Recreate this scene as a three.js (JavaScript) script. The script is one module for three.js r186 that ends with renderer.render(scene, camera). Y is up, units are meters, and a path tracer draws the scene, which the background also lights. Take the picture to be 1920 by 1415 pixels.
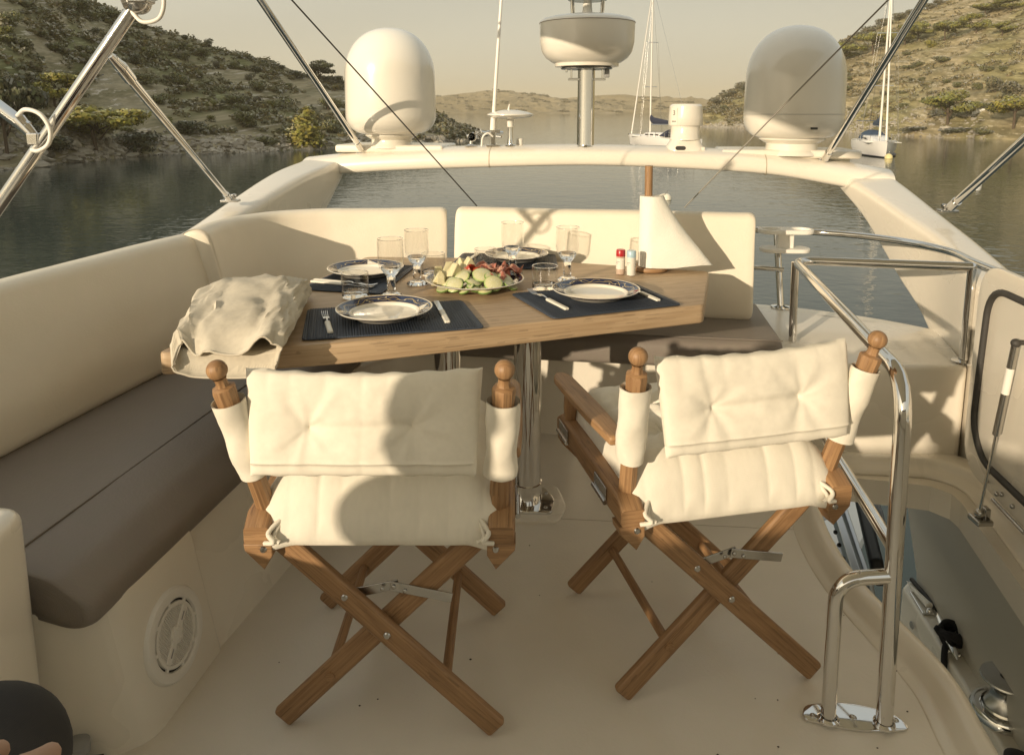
import * as THREE from 'three';
import { mergeGeometries, toCreasedNormals as creased } from 'three/addons/utils/BufferGeometryUtils.js';
import { RoundedBoxGeometry } from 'three/addons/geometries/RoundedBoxGeometry.js';
import { ImprovedNoise } from 'three/addons/math/ImprovedNoise.js';
import { MarchingCubes } from 'three/addons/objects/MarchingCubes.js';

// ---------------------------------------------------------------- camera, sky, sun, exposure
const scene = new THREE.Scene();
const camera = new THREE.PerspectiveCamera(53.61, 1920 / 1415, 0.05, 6000);
camera.position.set(0, 1.42, 0);
camera.rotation.set(-9 * Math.PI / 180, 0, 0);
camera.setViewOffset(1920, 1415, 0, 280.5, 1920, 1415);      // a lens shifted down: the uprights stay nearly parallel

const renderer = new THREE.WebGLRenderer({ antialias: true });
renderer.toneMapping = THREE.LinearToneMapping;
renderer.toneMappingExposure = 1.12;
renderer.shadowMap.enabled = true;

const SUN = new THREE.Vector3(-0.66, 0.236, 0.75).normalize();   // low morning sun behind the camera, to the left
const sun = new THREE.DirectionalLight(new THREE.Color().setRGB(1, 0.825, 0.60), 4.3);
sun.position.copy(SUN).multiplyScalar(60);
sun.target.position.set(0, 0, -3);
sun.castShadow = true;
sun.shadow.mapSize.set(4096, 4096);
Object.assign(sun.shadow.camera, { left: -12, right: 12, top: 12, bottom: -12, near: 1, far: 140 });
sun.shadow.radius = 1.3;
scene.add(sun, sun.target);

{ // thin morning haze: warm grey low down, cooler overhead, brighter and warmer round the sun
  const W = 512, H = 256, d = new Float32Array(W * H * 4), v = new THREE.Vector3();
  const hor = [0.600, 0.545, 0.400], mid = [0.535, 0.520, 0.420], top = [0.47, 0.525, 0.56];
  for (let j = 0; j < H; j++) for (let i = 0; i < W; i++) {
    const el = ((j + 0.5) / H - 0.5) * Math.PI, az = ((i + 0.5) / W - 0.5) * 2 * Math.PI;
    v.set(Math.cos(az) * Math.cos(el), Math.sin(el), Math.sin(az) * Math.cos(el));
    const up = Math.max(0, v.y), c = v.dot(SUN);
    const a = Math.exp(-up * 9), b = Math.exp(-up * 1.6);
    const glow = 0.9 * Math.exp((c - 1) * 9) + 0.22 * Math.exp((c - 1) * 2);
    const k = (j * W + i) * 4;
    const cloud = 0.035 * Math.sin(v.y * 46 + 2.2 * Math.sin(az * 2.1 + 1) + Math.sin(az * 5.3)) * Math.exp(-Math.pow((v.y - 0.13) / 0.12, 2));
    for (let n = 0; n < 3; n++) {
      const base = (mid[n] * b + top[n] * (1 - b)) * (1 - a) + hor[n] * a;
      d[k + n] = (base * (1 + cloud) + glow * [1, 0.78, 0.47][n]) * (v.y < 0 ? Math.max(0.35, 1 + v.y * 4) : 1);
    }
    d[k + 3] = 1;
  }
  const sky = new THREE.DataTexture(d, W, H, THREE.RGBAFormat, THREE.FloatType);
  sky.mapping = THREE.EquirectangularReflectionMapping;
  sky.minFilter = sky.magFilter = THREE.LinearFilter;
  sky.needsUpdate = true;
  scene.background = sky;
  scene.environment = sky;
}

// ---------------------------------------------------------------- helpers
const V = (x, y, z) => new THREE.Vector3(x, y, z);
const toCreasedNormals = (g, a) => creased(g.scale(200, 200, 200), a).scale(0.005, 0.005, 0.005);   // vertices closer than a centimetre stay apart
const PI = Math.PI;
function rng(seed) { let s = seed | 0; return () => { s = (s + 0x6d2b79f5) | 0; let t = Math.imul(s ^ (s >>> 15), 1 | s); t = (t + Math.imul(t ^ (t >>> 7), 61 | t)) ^ t; return ((t ^ (t >>> 14)) >>> 0) / 4294967296; }; }
const R = rng(77);
const rr = (a, b, r = R) => a + (b - a) * r();
const pn = new ImprovedNoise();
const n3 = (x, y, z) => pn.noise(x, y, z);
const fbm = (x, y, z, o = 4) => { let s = 0, a = 0.5; for (let i = 0; i < o; i++) { s += a * pn.noise(x, y, z + i * 7.3); x *= 2.03; y *= 2.03; z *= 2.03; a *= 0.5; } return s; };
const clamp = (x, a = 0, b = 1) => Math.min(b, Math.max(a, x));
const smooth = (a, b, x) => { const t = clamp((x - a) / (b - a)); return t * t * (3 - 2 * t); };
const mix = (a, b, t) => a + (b - a) * t;

const used = {};
function numbered(n) { used[n] = (used[n] ?? -1) + 1; return used[n] ? n + '_' + String(used[n]).padStart(3, '0') : n; }
function shadows(o) { o.castShadow = o.receiveShadow = true; return o; }
function tag(o, label, category, group) { o.userData.label = label; o.userData.category = category; if (group) o.userData.group = group; return o; }
function thing(name, label, category, pos = [0, 0, 0], turn = 0, group) {
  const o = new THREE.Group(); o.name = numbered(name); o.position.set(...pos); o.rotation.y = turn; scene.add(o);
  return tag(o, label, category, group);
}
function prep(g) {
  const q = g.index ? g.toNonIndexed() : g;
  for (const k of Object.keys(q.attributes)) if (!['position', 'normal', 'uv'].includes(k)) q.deleteAttribute(k);
  if (!q.attributes.normal) q.computeVertexNormals();
  if (!q.attributes.uv) boxUV(q);
  q.clearGroups?.();
  return q;
}
function merge(list) { const l = [].concat(list).map(prep); return l.length === 1 ? l[0] : mergeGeometries(l); }
function part(name, geos, mat, parent) { const m = shadows(new THREE.Mesh(Array.isArray(geos) ? merge(geos) : geos, mat)); m.name = name; parent.add(m); return m; }
function solo(name, geos, mat, label, category, pos = [0, 0, 0], turn = 0, group) {
  const m = shadows(new THREE.Mesh(Array.isArray(geos) ? merge(geos) : geos, mat)); m.name = numbered(name); m.position.set(...pos); m.rotation.y = turn; scene.add(m);
  return tag(m, label, category, group);
}
function struct(name, geos, mat, label) { const m = shadows(new THREE.Mesh(Array.isArray(geos) ? merge(geos) : geos, mat)); m.name = numbered(name); m.userData.kind = 'structure'; if (label) m.userData.label = label; scene.add(m); return m; }
function structGroup(name, label) { const o = new THREE.Group(); o.name = numbered(name); o.userData.kind = 'structure'; if (label) o.userData.label = label; scene.add(o); return o; }
function copyOf(root, name, label) { const r = root.clone(); r.name = numbered(name); r.userData = { ...root.userData }; if (label) r.userData.label = label; scene.add(r); return r; }

// uv in metres from the dominant axis; `along` is the axis that the u direction follows
function boxUV(g, along = 'x', off) {
  const p = g.attributes.position, n = g.attributes.normal, uv = new Float32Array(p.count * 2), o = off ?? [R() * 7, R() * 7];
  const al = { x: 0, y: 1, z: 2 }[along];
  for (let i = 0; i < p.count; i += 3) {
    const nn = [0, 0, 0];
    for (let k = 0; k < 3; k++) { nn[0] += n.getX(i + k); nn[1] += n.getY(i + k); nn[2] += n.getZ(i + k); }
    const a = nn.map(Math.abs), d = a[0] > a[1] && a[0] > a[2] ? 0 : a[1] > a[2] ? 1 : 2;
    let ax = [0, 1, 2].filter((x) => x !== d); if (ax[1] === al) ax = [ax[1], ax[0]];
    for (let k = 0; k < 3; k++) { const q = [p.getX(i + k), p.getY(i + k), p.getZ(i + k)]; uv[(i + k) * 2] = q[ax[0]] + o[0]; uv[(i + k) * 2 + 1] = q[ax[1]] + o[1] + d * 0.37; }
  }
  g.setAttribute('uv', new THREE.BufferAttribute(uv, 2)); return g;
}
const M4 = new THREE.Matrix4();
function basis(p0, p1, hint = V(0, 0, 1)) {
  const x = p1.clone().sub(p0).normalize(); let z = hint.clone().addScaledVector(x, -hint.dot(x)); if (z.lengthSq() < 1e-6) z = V(1, 0, 0).addScaledVector(x, -x.x); z.normalize();
  const y = z.clone().cross(x); return M4.makeBasis(x, y, z).setPosition(p0.clone().add(p1).multiplyScalar(0.5)).clone();
}
// a bar from p0 to p1, h wide in the plane square to hint, w thick along hint
function bar(p0, p1, h, w, hint, r = 0.006, seg = 2) {
  const g = new RoundedBoxGeometry(p0.distanceTo(p1), h, w, seg, Math.min(r, h / 2 - 1e-4, w / 2 - 1e-4));
  return boxUV(prep(g), 'x').applyMatrix4(basis(p0, p1, hint));
}
function box(w, h, d, x = 0, y = 0, z = 0, r = 0.004, along = 'x') { const g = prep(new RoundedBoxGeometry(w, h, d, 2, Math.min(r, w / 2 - 1e-4, h / 2 - 1e-4, d / 2 - 1e-4))); return boxUV(g, along).translate(x, y, z); }
function lathe(pts, seg = 40, x = 0, y = 0, z = 0) {
  const g = new THREE.LatheGeometry(pts.map((p) => new THREE.Vector2(Math.max(p[0], 0), p[1])), seg);
  return toCreasedNormals(prep(g), 0.7).translate(x, y, z);
}
function rod(p0, p1, r0, r1 = r0, seg = 16) {   // round bar with uv running along it
  const L = p0.distanceTo(p1), g = new THREE.CylinderGeometry(r1, r0, L, seg, 1), u = g.attributes.uv, o = R() * 5;
  for (let i = 0; i < u.count; i++) u.setXY(i, u.getY(i) * L + o, u.getX(i) * 6 * r0 + o);
  const x = p1.clone().sub(p0).normalize();
  return prep(g).applyQuaternion(new THREE.Quaternion().setFromUnitVectors(V(0, 1, 0), x)).translate(...p0.clone().add(p1).multiplyScalar(0.5).toArray());
}
function ball(r, x, y, z, sx = 1, sy = 1, sz = 1, seg = 20) { return prep(new THREE.SphereGeometry(r, seg, Math.round(seg * 0.7))).scale(sx, sy, sz).translate(x, y, z); }
// a bent pipe: straight runs with rounded corners of radius br
function pipe(pts, r, br = 0.06, seg = 14, closed = false) {
  const path = new THREE.CurvePath(), n = pts.length; let last = closed ? null : pts[0];
  for (let i = closed ? 0 : 1; i < (closed ? n : n - 1); i++) {
    const p = pts[i], a = pts[(i + n - 1) % n], b = pts[(i + 1) % n];
    const k = Math.min(br, p.distanceTo(a) * 0.48, p.distanceTo(b) * 0.48);
    const q0 = p.clone().lerp(a, k / p.distanceTo(a)), q1 = p.clone().lerp(b, k / p.distanceTo(b));
    if (last) path.add(new THREE.LineCurve3(last, q0));
    path.add(new THREE.QuadraticBezierCurve3(q0, p, q1)); last = q1;
  }
  if (closed) { const c0 = path.curves[0].v0; path.add(new THREE.LineCurve3(last, c0)); } else path.add(new THREE.LineCurve3(last, pts[n - 1]));
  const g = new THREE.TubeGeometry(path, Math.max(24, Math.min(220, n * 26)), r, seg, closed);
  const out = [prep(g)];
  if (!closed) for (const p of [pts[0], pts[n - 1]]) out.push(ball(r * 0.995, p.x, p.y, p.z, 1, 1, 1, 12));
  return merge(out);
}
function cord(pts, r, n = 60, seg = 8) { return prep(new THREE.TubeGeometry(new THREE.CatmullRomCurve3(pts), n, r, seg)); }
// skin over a row of closed rings
function loft(rings, { caps = true, crease = 0.6, flip = false } = {}) {
  const m = rings[0].length, pos = [], uv = []; let v = 0;
  const us = [0]; for (let k = 1; k <= m; k++) us.push(us[k - 1] + rings[Math.floor(rings.length / 2)][k % m].distanceTo(rings[Math.floor(rings.length / 2)][k - 1]));
  const tri = (a, b, c, ua, ub, uc) => { const l = flip ? [[a, ua], [c, uc], [b, ub]] : [[a, ua], [b, ub], [c, uc]]; for (const [p, u] of l) { pos.push(p.x, p.y, p.z); uv.push(u[0], u[1]); } };
  for (let i = 0; i + 1 < rings.length; i++) {
    const d = rings[i][0].distanceTo(rings[i + 1][0]), v1 = v + d;
    for (let k = 0; k < m; k++) {
      const a = rings[i][k], b = rings[i][(k + 1) % m], c = rings[i + 1][(k + 1) % m], e = rings[i + 1][k];
      tri(a, b, c, [v, us[k]], [v, us[k + 1]], [v1, us[k + 1]]); tri(a, c, e, [v, us[k]], [v1, us[k + 1]], [v1, us[k]]);
    }
    v = v1;
  }
  if (caps) for (const [ring, f] of [[rings[0], true], [rings[rings.length - 1], false]]) {
    const c = ring.reduce((s, p) => s.add(p), V(0, 0, 0)).multiplyScalar(1 / m);
    for (let k = 0; k < m; k++) { const a = ring[k], b = ring[(k + 1) % m]; f ? tri(c, b, a, [0, 0], [b.x, b.y], [a.x, a.y]) : tri(c, a, b, [0, 0], [a.x, a.y], [b.x, b.y]); }
  }
  let vol = 0; for (let i = 0; i < pos.length; i += 9) vol += pos[i] * (pos[i + 4] * pos[i + 8] - pos[i + 5] * pos[i + 7]) - pos[i + 1] * (pos[i + 3] * pos[i + 8] - pos[i + 5] * pos[i + 6]) + pos[i + 2] * (pos[i + 3] * pos[i + 7] - pos[i + 4] * pos[i + 6]);
  if (caps && vol < 0) for (let i = 0; i < pos.length / 9; i++) for (const [a, w] of [[pos, 3], [uv, 2]]) for (let k = 0; k < w; k++) { const p = i * 3 * w + w + k, q = p + w, t = a[p]; a[p] = a[q]; a[q] = t; }
  const g = new THREE.BufferGeometry();
  g.setAttribute('position', new THREE.Float32BufferAttribute(pos, 3)); g.setAttribute('uv', new THREE.Float32BufferAttribute(uv, 2));
  g.computeVertexNormals();
  return toCreasedNormals(g, crease);
}
// sweep a closed profile [across, up] (across > 0 to the right of travel) along a path of [x, z] or [x, y, z]
function sweep(path, prof, { bevel = 0, crease = 0.6, sub = 0, scale } = {}) {
  let P = path.map((p) => (p.length === 2 ? V(p[0], 0, p[1]) : V(...p)));
  if (sub) P = new THREE.CatmullRomCurve3(P, false, 'centripetal').getPoints(sub);
  const n = P.length, sides = P.map((p, i) => {
    const a = P[Math.max(0, i - 1)], b = P[Math.min(n - 1, i + 1)], t = b.clone().sub(a).setY(0).normalize();
    let k = 1; if (i > 0 && i < n - 1) { const t0 = p.clone().sub(a).setY(0).normalize(); k = 1 / Math.max(0.5, t0.dot(t)); }
    return [V(-t.z, 0, t.x).multiplyScalar(k), t];
  });
  const cx = prof.reduce((s, p) => s + p[0], 0) / prof.length, cy = prof.reduce((s, p) => s + p[1], 0) / prof.length;
  const ring = (i, s, shift) => prof.map(([a, u]) => { const f = scale ? scale(i / (n - 1)) : 1; const aa = (cx + (a - cx) * s) * f, uu = cy + (u - cy) * s; return P[i].clone().addScaledVector(sides[i][0], aa).addScaledVector(sides[i][1], shift).add(V(0, uu, 0)); });
  const rings = [], ext = Math.max(...prof.map((p) => Math.max(Math.abs(p[0] - cx), Math.abs(p[1] - cy))));
  const B = 5;
  if (bevel) for (let k = 0; k < B; k++) { const a = (k / B) * PI / 2; rings.push(ring(0, 1 - (bevel / ext) * (1 - Math.sin(a)), bevel * (1 - Math.cos(a)))); }
  for (let i = 0; i < n; i++) {
    let sh = 0; if (bevel && i === 0) sh = bevel; if (bevel && i === n - 1) sh = -bevel;
    rings.push(ring(i, 1, sh));
  }
  if (bevel) for (let k = B - 1; k >= 0; k--) { const a = (k / B) * PI / 2; rings.push(ring(n - 1, 1 - (bevel / ext) * (1 - Math.sin(a)), -bevel * (1 - Math.cos(a)))); }
  return loft(rings, { crease, flip: true });
}
// rounded-rectangle profile from (x0, y0) to (x1, y1), anticlockwise
function rrect(x0, y0, x1, y1, r, seg = 4) {
  const o = []; for (const [cx, cy, a0] of [[x1 - r, y1 - r, 0], [x0 + r, y1 - r, PI / 2], [x0 + r, y0 + r, PI], [x1 - r, y0 + r, 1.5 * PI]])
    for (let k = 0; k <= seg; k++) { const a = a0 + (k / seg) * PI / 2; o.push([cx + r * Math.cos(a), cy + r * Math.sin(a)]); }
  return o;
}
// round the corners of a polygon [[x, y, r?]...]
function roundPoly(pts, r0 = 0.02, seg = 4) {
  const n = pts.length, o = [];
  pts.forEach((p, i) => {
    const a = pts[(i + n - 1) % n], b = pts[(i + 1) % n], r = p[2] ?? r0, da = Math.hypot(a[0] - p[0], a[1] - p[1]), db = Math.hypot(b[0] - p[0], b[1] - p[1]), k = Math.min(r, da * 0.48, db * 0.48);
    if (k < 1e-4) return o.push([p[0], p[1]]);
    const q0 = [p[0] + (a[0] - p[0]) * k / da, p[1] + (a[1] - p[1]) * k / da], q1 = [p[0] + (b[0] - p[0]) * k / db, p[1] + (b[1] - p[1]) * k / db];
    for (let s = 0; s <= seg; s++) { const t = s / seg, u = 1 - t; o.push([u * u * q0[0] + 2 * u * t * p[0] + t * t * q1[0], u * u * q0[1] + 2 * u * t * p[1] + t * t * q1[1]]); }
  });
  return o;
}
// a slab with the outline [x, z], its top at y, thickness t, edges rounded by b
function slab(outline, y, t, b = 0.01, seg = 3) {
  const s = new THREE.Shape(outline.map(([x, z]) => new THREE.Vector2(x, -z)));
  const g = new THREE.ExtrudeGeometry(s, { depth: t - 2 * b, bevelEnabled: b > 0, bevelThickness: b, bevelSize: b, bevelOffset: -b, bevelSegments: seg, curveSegments: 8 });
  return boxUV(toCreasedNormals(prep(g.rotateX(-PI / 2).translate(0, y - t + b, 0)), 0.5), 'x', [0, 0]);
}
// upright panel: outline [a, y] in the plane through o with horizontal direction d; thickness t towards the side n
function panel(outline, o, d, t, b = 0.006, holes = []) {
  const s = new THREE.Shape(outline.map(([x, y]) => new THREE.Vector2(x, y)));
  for (const h of holes) s.holes.push(new THREE.Path(h.map(([x, y]) => new THREE.Vector2(x, y))));
  const g = new THREE.ExtrudeGeometry(s, { depth: t - 2 * b, bevelEnabled: b > 0, bevelThickness: b, bevelSize: b, bevelOffset: -b, bevelSegments: 2, curveSegments: 8 });
  const q = boxUV(toCreasedNormals(prep(g.translate(0, 0, b)), 0.5), 'x', [0, 0]);
  const X = V(d[0], 0, d[1]).normalize(), Y = V(0, 1, 0), Z = X.clone().cross(Y);
  return q.applyMatrix4(new THREE.Matrix4().makeBasis(X, Y, Z).setPosition(o[0], o[1], o[2]));
}

// soft unevenness: every vertex is moved by a noise of its place
function uneven(g, amp, f, seed = 1, crease = 0.9) {
  const p = g.attributes.position, n = g.attributes.normal;
  for (let i = 0; i < p.count; i++) { const x = p.getX(i), y = p.getY(i), z = p.getZ(i), a = amp * fbm(x * f + seed, y * f * 1.3, z * f, 3) * 2; p.setXYZ(i, x + a * 0.8, y + a * 0.5, z + a * 0.6); }
  void n; return toCreasedNormals(g, crease);
}
// ---------------------------------------------------------------- textures
const hash2 = (x, y, s) => { let h = Math.imul(x, 374761393) ^ Math.imul(y, 668265263) ^ Math.imul(s, 974711); h = Math.imul(h ^ (h >>> 13), 1274126177); return ((h ^ (h >>> 16)) >>> 0) / 4294967296; };
function tnoise(x, y, px, py, s) {   // value noise that tiles after px by py cells
  const ix = Math.floor(x), iy = Math.floor(y), fx = x - ix, fy = y - iy, w = (i, p) => ((i % p) + p) % p;
  const u = fx * fx * (3 - 2 * fx), v = fy * fy * (3 - 2 * fy), c = (i, j) => hash2(w(i, px), w(j, py), s);
  return mix(mix(c(ix, iy), c(ix + 1, iy), u), mix(c(ix, iy + 1), c(ix + 1, iy + 1), u), v) * 2 - 1;
}
function tfbm(u, v, fx, fy, s, o = 4) { let r = 0, a = 0.5; for (let i = 0; i < o; i++) { r += a * tnoise(u * fx, v * fy, fx, fy, s + i); fx *= 2; fy *= 2; a *= 0.5; } return r; }
const enc = (x) => { x = clamp(x); return Math.round(255 * (x <= 0.0031308 ? x * 12.92 : 1.055 * Math.pow(x, 1 / 2.4) - 0.055)); };
function colorTex(w, h, f, rx = 1, ry = 1) {     // f(u, v) -> linear rgb; one tile covers rx by ry metres
  const d = new Uint8Array(w * h * 4);
  for (let j = 0; j < h; j++) for (let i = 0; i < w; i++) { const c = f(i / w, j / h), k = (j * w + i) * 4; d[k] = enc(c[0]); d[k + 1] = enc(c[1]); d[k + 2] = enc(c[2]); d[k + 3] = 255; }
  const t = new THREE.DataTexture(d, w, h); t.colorSpace = THREE.SRGBColorSpace; return finish(t, rx, ry);
}
function greyTex(w, h, f, rx = 1, ry = 1) {
  const d = new Uint8Array(w * h * 4);
  for (let j = 0; j < h; j++) for (let i = 0; i < w; i++) { const c = Math.round(255 * clamp(f(i / w, j / h))), k = (j * w + i) * 4; d[k] = d[k + 1] = d[k + 2] = c; d[k + 3] = 255; }
  return finish(new THREE.DataTexture(d, w, h), rx, ry);
}
function finish(t, rx, ry) { t.wrapS = t.wrapT = THREE.RepeatWrapping; t.magFilter = THREE.LinearFilter; t.minFilter = THREE.LinearMipmapLinearFilter; t.repeat.set(1 / rx, 1 / ry); t.needsUpdate = true; return t; }
const rgb = (r, g, b) => new THREE.Color().setRGB(r, g, b);
const std = (c, roughness, o = {}) => new THREE.MeshStandardMaterial({ color: rgb(...c), roughness, ...o });
const phys = (c, roughness, o = {}) => new THREE.MeshPhysicalMaterial({ color: rgb(...c), roughness, ...o });

function woodTex(lo, hi, seed, stretch = 1) {
  return colorTex(1024, 512, (u, v) => {
    const wav = tfbm(u, v, 2, 6, seed, 3) * 0.9;
    const ring = 0.5 + 0.5 * Math.sin((v * 26 + wav * 7) * 2 * PI * 0.5);
    const fib = tfbm(u, v, 10, 200, seed + 20, 3), pore = tnoise(u * 24, v * 256, 24, 256, seed + 40);
    const big = tfbm(u, v, 2, 3, seed + 60, 2);
    let t = clamp(0.5 + 0.22 * (ring - 0.5) + 0.5 * fib + 0.45 * big); const dark = pore > 0.62 ? 0.72 : 1;
    return lo.map((l, i) => mix(l, hi[i], t) * dark);
  }, 1.1 * stretch, 0.5 * stretch);
}
const M = {};
M.teak = std([1, 1, 1], 0.5, { map: woodTex([0.225, 0.122, 0.055], [0.44, 0.262, 0.128], 3), bumpMap: greyTex(512, 512, (u, v) => 0.5 + 0.5 * tfbm(u, v, 8, 160, 9, 3), 1.1, 0.5), bumpScale: 0.0006 });
M.tableWood = std([1, 1, 1], 0.46, { map: woodTex([0.36, 0.245, 0.14], [0.56, 0.415, 0.265], 11, 1.7), bumpMap: greyTex(512, 512, (u, v) => 0.5 + 0.5 * tfbm(u, v, 6, 150, 29, 3), 1.6, 0.7), bumpScale: 0.0006 });
const gelRough = greyTex(512, 512, (u, v) => 0.84 + 0.16 * tfbm(u, v, 6, 6, 5, 4) * 2, 1.7, 1.7);
const gelTint = (c, s, amt) => colorTex(512, 512, (u, v) => { const k = 1 + amt * (tfbm(u, v, 3, 3, s, 5) * 1.2 + 0.5 * tfbm(u, v, 40, 40, s + 9, 2)); return c.map((x) => x * k); }, 2.3, 2.3);
M.gel = phys([1, 1, 1], 0.34, { map: gelTint([0.78, 0.725, 0.62], 31, 0.035), roughnessMap: gelRough, clearcoat: 0.5, clearcoatRoughness: 0.09 });
M.gelDeck = phys([1, 1, 1], 0.42, { map: gelTint([0.74, 0.685, 0.585], 51, 0.06), roughnessMap: gelRough, bumpMap: greyTex(256, 256, (u, v) => 0.5 + 0.5 * tfbm(u, v, 64, 64, 7, 2), 0.35, 0.35), bumpScale: 0.0004, clearcoat: 0.12, clearcoatRoughness: 0.25 });
M.dome = phys([0.79, 0.745, 0.65], 0.22, { roughnessMap: gelRough, clearcoat: 0.6, clearcoatRoughness: 0.08 });
M.plasticWhite = std([0.80, 0.77, 0.70], 0.38);
M.plasticGrey = std([0.30, 0.30, 0.29], 0.5);
M.black = std([0.02, 0.02, 0.021], 0.55);
M.rubber = std([0.045, 0.042, 0.038], 0.6);
M.chrome = std([0.72, 0.71, 0.69], 0.075, { metalness: 1, roughnessMap: greyTex(256, 256, (u, v) => 0.8 + 0.35 * tfbm(u, v, 12, 12, 77, 4), 0.4, 0.4) });
M.steel = std([0.52, 0.51, 0.49], 0.26, { metalness: 1 });
M.alu = std([0.55, 0.57, 0.60], 0.38, { metalness: 1 });
const weave = (n, s) => greyTex(256, 256, (u, v) => { const a = Math.sin(u * n * 2 * PI), b = Math.sin(v * n * 2 * PI); return 0.5 + 0.22 * a * (b > 0 ? 1 : 0.4) + 0.22 * b * (a > 0 ? 0.4 : 1) + 0.12 * tfbm(u, v, 32, 32, s, 2); }, 0.05, 0.05);
const clothTint = (c, s, amt) => colorTex(512, 512, (u, v) => { const k = 1 + amt * (tfbm(u, v, 4, 4, s, 4) + 0.6 * tfbm(u, v, 90, 90, s + 4, 2)); return c.map((x) => x * k); }, 0.8, 0.8);
M.canvas = phys([1, 1, 1], 0.86, { map: clothTint([0.78, 0.73, 0.62], 15, 0.07), bumpMap: weave(24, 1), bumpScale: 0.0003, sheen: 0.25, sheenRoughness: 0.6, sheenColor: rgb(0.8, 0.75, 0.65) });
M.linen = phys([1, 1, 1], 0.92, { map: clothTint([0.60, 0.545, 0.44], 25, 0.16), bumpMap: weave(18, 2), bumpScale: 0.0005, sheen: 0.2, sheenRoughness: 0.7, sheenColor: rgb(0.6, 0.55, 0.45) });
const leather = greyTex(512, 512, (u, v) => 0.5 + 0.35 * tfbm(u, v, 70, 70, 3, 3) + 0.2 * tfbm(u, v, 12, 12, 8, 3), 0.35, 0.35);
M.vinylBeige = phys([1, 1, 1], 0.5, { map: gelTint([0.78, 0.71, 0.58], 61, 0.04), bumpMap: leather, bumpScale: 0.0007, clearcoat: 0.08, clearcoatRoughness: 0.4 });
M.vinylBrown = phys([1, 1, 1], 0.52, { map: gelTint([0.215, 0.185, 0.155], 71, 0.06), bumpMap: leather, bumpScale: 0.0008 });
M.pane = new THREE.MeshPhysicalMaterial({ color: rgb(0.98, 0.98, 0.975), roughness: 0.0, transmission: 1, thickness: 0, ior: 1.5 });
M.glass = new THREE.MeshPhysicalMaterial({ color: rgb(1, 1, 1), roughness: 0.0, transmission: 1, thickness: 0.02, ior: 1.5 });
// ================================================================ THE BOAT: deck, coamings, settee
const EA = V(0.148, 0, -0.989), ER = V(0.989, 0, 0.148);       // towards the stern, and across the boat
const CW = V(0.45, 0, -4.55);                                   // middle of the arch
const bw = (s, off, y) => CW.clone().addScaledVector(ER, s).addScaledVector(EA, off).setY(y);
const BT = Math.atan2(-0.148, 0.989);                           // turn of a thing that faces along the boat

{ // deck with the stair opening
  const o = [[-1.9, 1.3], [1.35, 1.3], [1.4, 0], [1.5, -1.0], [1.64, -1.9], [1.74, -2.45], [1.83, -2.86], [1.84, -3.2], [1.2, -3.8], [-1.9, -4.0]];
  const hole = [[1.0, -0.55], [1.03, -1.0], [1.06, -1.3], [1.081, -1.46], [1.106, -1.62], [1.10, -1.73], [1.08, -1.845], [1.058, -2.0], [1.055, -2.15], [1.08, -2.35], [1.14, -2.56], [1.22, -2.70], [1.30, -2.735],
    [1.5, -2.69], [1.6, -2.66], [1.645, -2.60], [1.645, -2.54], [1.60, -2.34], [1.53, -2.03], [1.42, -1.5], [1.30, -0.9], [1.2, -0.55]];
  for (let i = 0; i < 12; i++) hole[i][0] -= 0.028;
  const s = new THREE.Shape(o.map(([x, z]) => new THREE.Vector2(x, -z))); s.holes.push(new THREE.Path(hole.map(([x, z]) => new THREE.Vector2(x, -z))));
  const g = prep(new THREE.ExtrudeGeometry(s, { depth: 0.10, bevelEnabled: false }).rotateX(-PI / 2).translate(0, -0.10, 0));
  const deck = struct('deck_floor', boxUV(g, 'x', [0, 0]), M.gelDeck, 'cream moulded deck of the flybridge with a stair opening');
  // raised rim along the stair opening
  const lip = hole.slice(0, 13).map(([x, z]) => [x, 0, z]);
  const prof = roundPoly([[0.012, -0.14], [0.018, 0.02], [0.006, 0.047], [-0.016, 0.052], [-0.036, 0.042], [-0.062, 0.012], [-0.09, 0.002], [-0.09, -0.01], [-0.01, -0.14]], 0.008, 2);
  part('rim', sweep(lip, prof, { sub: 70, crease: 0.9 }), M.gel, deck);
  for (const [x, z] of [[1.072, -1.30], [1.062, -1.22]]) part('screw', [lathe([[0, 0.003], [0.007, 0.002], [0.009, 0]], 12, x - 0.03, 0.050, z)], M.steel, deck);
  // joint line moulded across the deck
  part('deck_seam', [cord([V(-0.68, 0.001, -2.50), V(0.3, 0.001, -2.42), V(1.0, 0.001, -2.36)], 0.0012, 30, 6)], std([0.62, 0.57, 0.48], 0.6), deck);
}

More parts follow.
